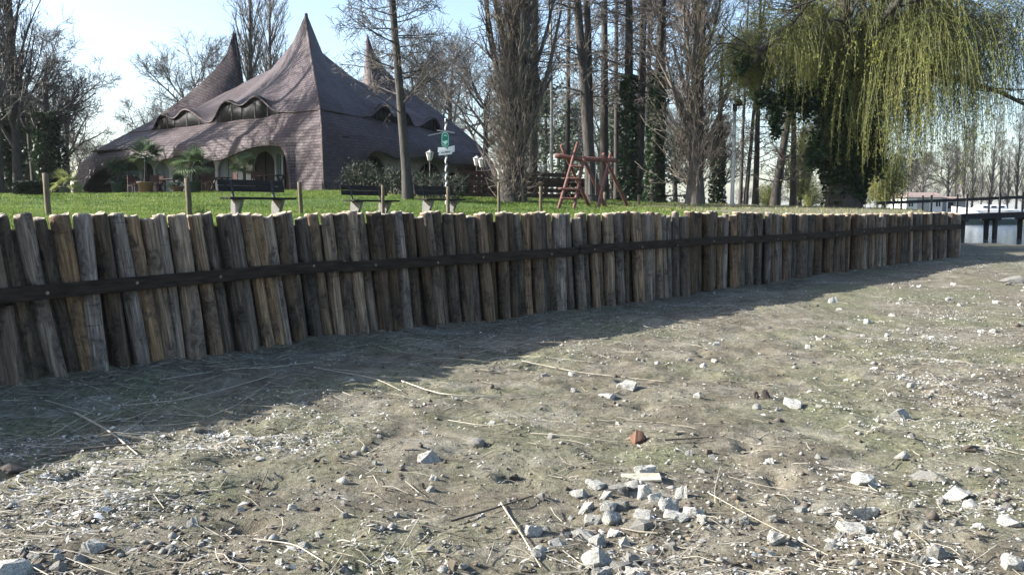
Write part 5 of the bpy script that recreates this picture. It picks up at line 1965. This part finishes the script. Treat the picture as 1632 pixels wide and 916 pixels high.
# ------------------------------------------------------------------ reeds and sticks
def reed(pts, r, mat, label, group=None, name="dry_reed", cat="reed", lift=.012):
    q = []
    for i, (x, y) in enumerate(pts):
        b = on_bed(x, y)
        q.append(b + [0, 0, lift + r])
    q = np.array(q)
    t = np.linspace(0, 1, len(q)); tt_ = np.linspace(0, 1, 10)
    P = np.stack([np.interp(tt_, t, q[:, i]) for i in range(3)], -1)
    P[1:-1] = (P[:-2] + 2 * P[1:-1] + P[2:]) / 4
    P[:, 2] = np.maximum(P[:, 2], bed_z(P[:, 0], P[:, 1]) + r * .6)
    c = P[0].copy()
    r *= .75
    me = tube_mesh(name, [((P - c)[None], np.linspace(r, r * .6, 10)[None], 6)], M[mat])
    o = link(name, me, loc=c)
    return tag(o, label, cat, group)


big = [([(255, 612), (330, 596), (420, 590), (535, 575)], .006, 'straw', "long pale reed lying in the shade at the palisade's foot"),
       ([(120, 668), (175, 692), (220, 730)], .011, 'straw', "thick pale reed running out of the shade at the left"),
       ([(60, 735), (125, 722), (220, 712)], .012, 'stick', "brown stick along the shadow edge at the left"),
       ([(195, 650), (300, 640), (420, 606), (440, 598)], .007, 'straw', "long curved reed across the shaded mud"),
       ([(640, 610), (700, 632), (790, 636), (860, 632)], .007, 'straw', "bright curved reed crossing the shadow edge"),
       ([(500, 588), (600, 606), (640, 626)], .006, 'straw', "pale reed in the shade leading to the bright curved reed"),
       ([(832, 582), (920, 596), (1060, 612)], .006, 'straw', "long straight reed along the sunlit edge right of centre"),
       ([(798, 806), (830, 855), (862, 910)], .006, 'straw', "long reed slanting down to the bottom edge"),
       ([(845, 694), (920, 699), (975, 710)], .006, 'straw', "pale reed lying left of the brick lump"),
       ([(720, 836), (790, 815), (850, 796)], .008, 'stick', "dark stick slanting in the middle of the mud"),
       ([(668, 830), (640, 880), (610, 905)], .004, 'straw', "thin reed at the bottom left of centre"),
       ([(405, 864), (470, 872), (515, 900)], .005, 'straw', "curved reed at the bottom left"),
       ([(412, 790), (428, 752)], .006, 'stick', "short dark stick left of centre"),
       ([(880, 510), (915, 520)], .006, 'straw', "short pale reed in the shade behind the shadow edge"),
       ([(0, 872), (75, 862)], .005, 'straw', "straight reed at the left edge"),
       ([(1130, 790), (1200, 830), (1320, 890)], .004, 'straw', "thin long reed crossing the lower right mud"),
       ([(560, 520), (700, 540), (742, 532)], .007, 'stick', "twig lying against the palisade's foot"),
       ([(330, 668), (380, 648), (430, 612)], .005, 'straw', "slanting reed in the deep shade"),
       ([(1000, 455), (1040, 448)], .006, 'straw', "short reed at the foot of the far palisade"),
       ([(1060, 706), (1130, 701)], .009, 'stick', "straight dark stick right of the brick lump")]
for a in big: reed(*a)
for i in range(210):
    # tangle of reeds along the foot of the wall and the shadow edge, thinning out to the right
    x = RS.uniform(-20, 1150) if i < 180 else RS.uniform(0, 1632)
    yb = np.interp(x, [0, 480, 800, 1140, 1520], [622, 556, 515, 470, 414])
    y = yb + (RS.uniform(4, 105) if i < 180 else RS.uniform(40, 460)) * (1 - .35 * x / 1632)
    y = min(y, 905)
    L = RS.uniform(20, 120) * (y - 340) / 330
    a = RS.gauss(-.12, .45)
    bend = RS.uniform(-.25, .25) * L
    pts = [(x, y), (x + L * .5 * math.cos(a) - bend * .2, y + L * .5 * math.sin(a) * .5 + bend * .25), (x + L * math.cos(a), y + L * math.sin(a) * .5)]
    pts = [(px_, max(py_, 18 + float(np.interp(px_, [0, 480, 800, 1140, 1520], [612, 546, 505, 460, 404])))) for px_, py_ in pts]
    reed(pts, RS.uniform(.0018, .0040), 'straw' if RS.random() < .8 else 'stick', "thin dry reed stalk in the litter of the lake bed", "loose reed stalks", lift=RS.uniform(.0, .03))

# ------------------------------------------------------------------ litter and grit (uncountable)
rg = np.random.default_rng(91)


def scatter(n, dens):
    """points on the sunny and shaded mud, denser where dens says so"""
    Y = 3.2 + 26 * rg.uniform(0, 1, n) ** 2.0
    X = rg.uniform(-.72, .95, n) * Y
    k = (Y < Yp(X) - .12) & (rg.uniform(0, 1, n) < dens(X, Y))
    return X[k], Y[k]


def px_of(X, Y):
    return proj(np.stack([X, Y, 0 * X + .07], -1))


def leaf_dens(X, Y):
    x, y = px_of(X, Y)
    sh = np.interp(x, [0, 560, 900, 1300, 1600], [745, 640, 560, 470, 410])        # edge of the wall's shadow
    band = np.exp(-((y - sh - 25 - 40 * (x < 330)) / 42) ** 2) * (x < 620) * 1.4
    wall = np.exp(-((y - sh + 25) / 40) ** 2) * .35
    right = sstep(1330, 1560, x + (y < 650) * 60) * np.exp(-((y - 590) / 120) ** 2) * 1.5
    far_ = sstep(560, 420, y) * .35
    low = sstep(700, 860, y) * sstep(700, 1100, x) * .16
    cl = sstep(.05, .55, fbm(X * 1.7, Y * 1.7, 51, 3))
    return np.clip((band + right + far_ + low) * (.18 + cl) + wall * cl + .012 + .06 * cl, 0, 1)


def litter(n, dens, size, mat, name, label, curl=.5):
    X, Y = scatter(n, dens)
    Z = bed_z(X, Y)
    m_ = len(X)
    a = rg.uniform(0, 6.283, m_)
    L = rg.lognormal(math.log(size), .40, m_)
    Wd = L * rg.uniform(.15, .5, m_)
    tl = rg.normal(0, .35, m_)
    u = np.stack([np.cos(a), np.sin(a), tl * .6], -1); v = np.stack([-np.sin(a), np.cos(a), rg.normal(0, .4, m_)], -1)
    C = np.stack([X, Y, Z + .004 + L * .12], -1)
    cz = np.zeros((m_, 3)); cz[:, 2] = L * curl * rg.uniform(-.2, 1.0, m_)
    V = np.stack([C - u * L[:, None] / 2, C - v * Wd[:, None] / 2 + cz * .5, C + v * Wd[:, None] / 2 + cz * .5, C + u * L[:, None] / 2 + cz * .3], 1).reshape(-1, 3)
    q = np.arange(m_) * 4
    o = link(name, np_mesh(name, V, [np.stack([q, q + 1, q + 2], 1), np.stack([q + 1, q + 3, q + 2], 1)]), M[mat])
    return tag(o, label, "leaf litter", kind="stuff")


litter(460000, leaf_dens, .0185, 'litter', "leaf_litter", "bleached broken leaves strewn over the dried lake bed")
litter(70000, lambda X, Y: leaf_dens(X, Y) * .5 + .10, .028, 'litter_dark', "brown_leaf_litter", "dark brown leaf scraps on the dried lake bed")
# straw bits
X, Y = scatter(28000, lambda X, Y: leaf_dens(X, Y) * .5 + .04 + .9 * np.exp(-(Yp(X) - Y) / .9) * (X < 2.5))
m_ = len(X)
a = rg.normal(0, .9, m_)
L = rg.uniform(.04, .22, m_)
P = np.empty((m_, 3, 3))
for j, f in enumerate((-.5, 0, .5)):
    bx_, by_ = X + np.cos(a) * L * f + (j == 1) * rg.normal(0, .012, m_), Y + np.sin(a) * L * f
    P[:, j] = np.stack([bx_, by_, bed_z(bx_, by_) + .006 + rg.uniform(0, .02, m_)], -1)
me = tube_mesh("straw_bits", [(P, np.full((m_, 3), 1.0) * rg.uniform(.0012, .0035, (m_, 1)), 3)], M['straw'])
tag(link("straw_bits", me), "short broken straw scattered over the lake bed", "straw", kind="stuff")
# grit: tiny stones
X, Y = scatter(60000, lambda X, Y: .16 + .5 * sstep(.1, .8, fbm(X * 1.1 + 7, Y * 1.1, 57, 3)) + .3 * np.exp(-((X - .9) ** 2 + (Y - 4.0) ** 2) / .5))
m_ = len(X)
octv = np.array([(1, 0, 0), (0, 1, 0), (-1, 0, 0), (0, -1, 0), (0, 0, 1), (0, 0, -1)], float)
octf = np.array([(0, 1, 4), (1, 2, 4), (2, 3, 4), (3, 0, 4), (1, 0, 5), (2, 1, 5), (3, 2, 5), (0, 3, 5)])
sz = rg.lognormal(math.log(.008), .55, m_)
V = octv[None] * (sz[:, None, None] * rg.uniform(.5, 1.4, (m_, 6, 1))) * np.array([1, 1, .65])
an = rg.uniform(0, 6.28, m_)
co, si = np.cos(an)[:, None], np.sin(an)[:, None]
V = np.stack([V[..., 0] * co - V[..., 1] * si, V[..., 0] * si + V[..., 1] * co, V[..., 2]], -1)
V += np.stack([X, Y, bed_z(X, Y) + sz * .2], -1)[:, None]
Fa = (octf[None] + (np.arange(m_) * 6)[:, None, None]).reshape(-1, 3)
half = m_ // 2
for nm, mt, sl in (("pale_grit", 'stone_grey', slice(0, half)), ("dark_grit", 'stick', slice(half, m_))):
    v = V[sl].reshape(-1, 3)
    cnt = len(v) // 6
    f = (octf[None] + (np.arange(cnt) * 6)[:, None, None]).reshape(-1, 3)
    tag(link(nm, np_mesh(nm, v, [f]), M[mt]), "fine pale grit on the lake bed" if nm == "pale_grit" else "dark crumbs of mud on the lake bed", "grit", kind="stuff")

# ------------------------------------------------------------------ thin spring haze over the place
hb = MB().box((300, 1700, 17), (3600, 3900, 40)).build("haze", None)
hm = bpy.data.materials.new("thin_haze")
hm.use_nodes = True
hn = hm.node_tree.nodes
hn.remove(hn["Principled BSDF"])
pv = hn.new("ShaderNodeVolumePrincipled")
pv.inputs["Color"].default_value = (.86, .91, 1.0, 1)
pv.inputs["Density"].default_value = .00012
pv.inputs["Anisotropy"].default_value = .2
hm.node_tree.links.new(pv.outputs[0], hn["Material Output"].inputs["Volume"])
hb.data.materials.append(hm)
tag(hb, "thin pale haze in the air over the whole place", "haze", kind="stuff")
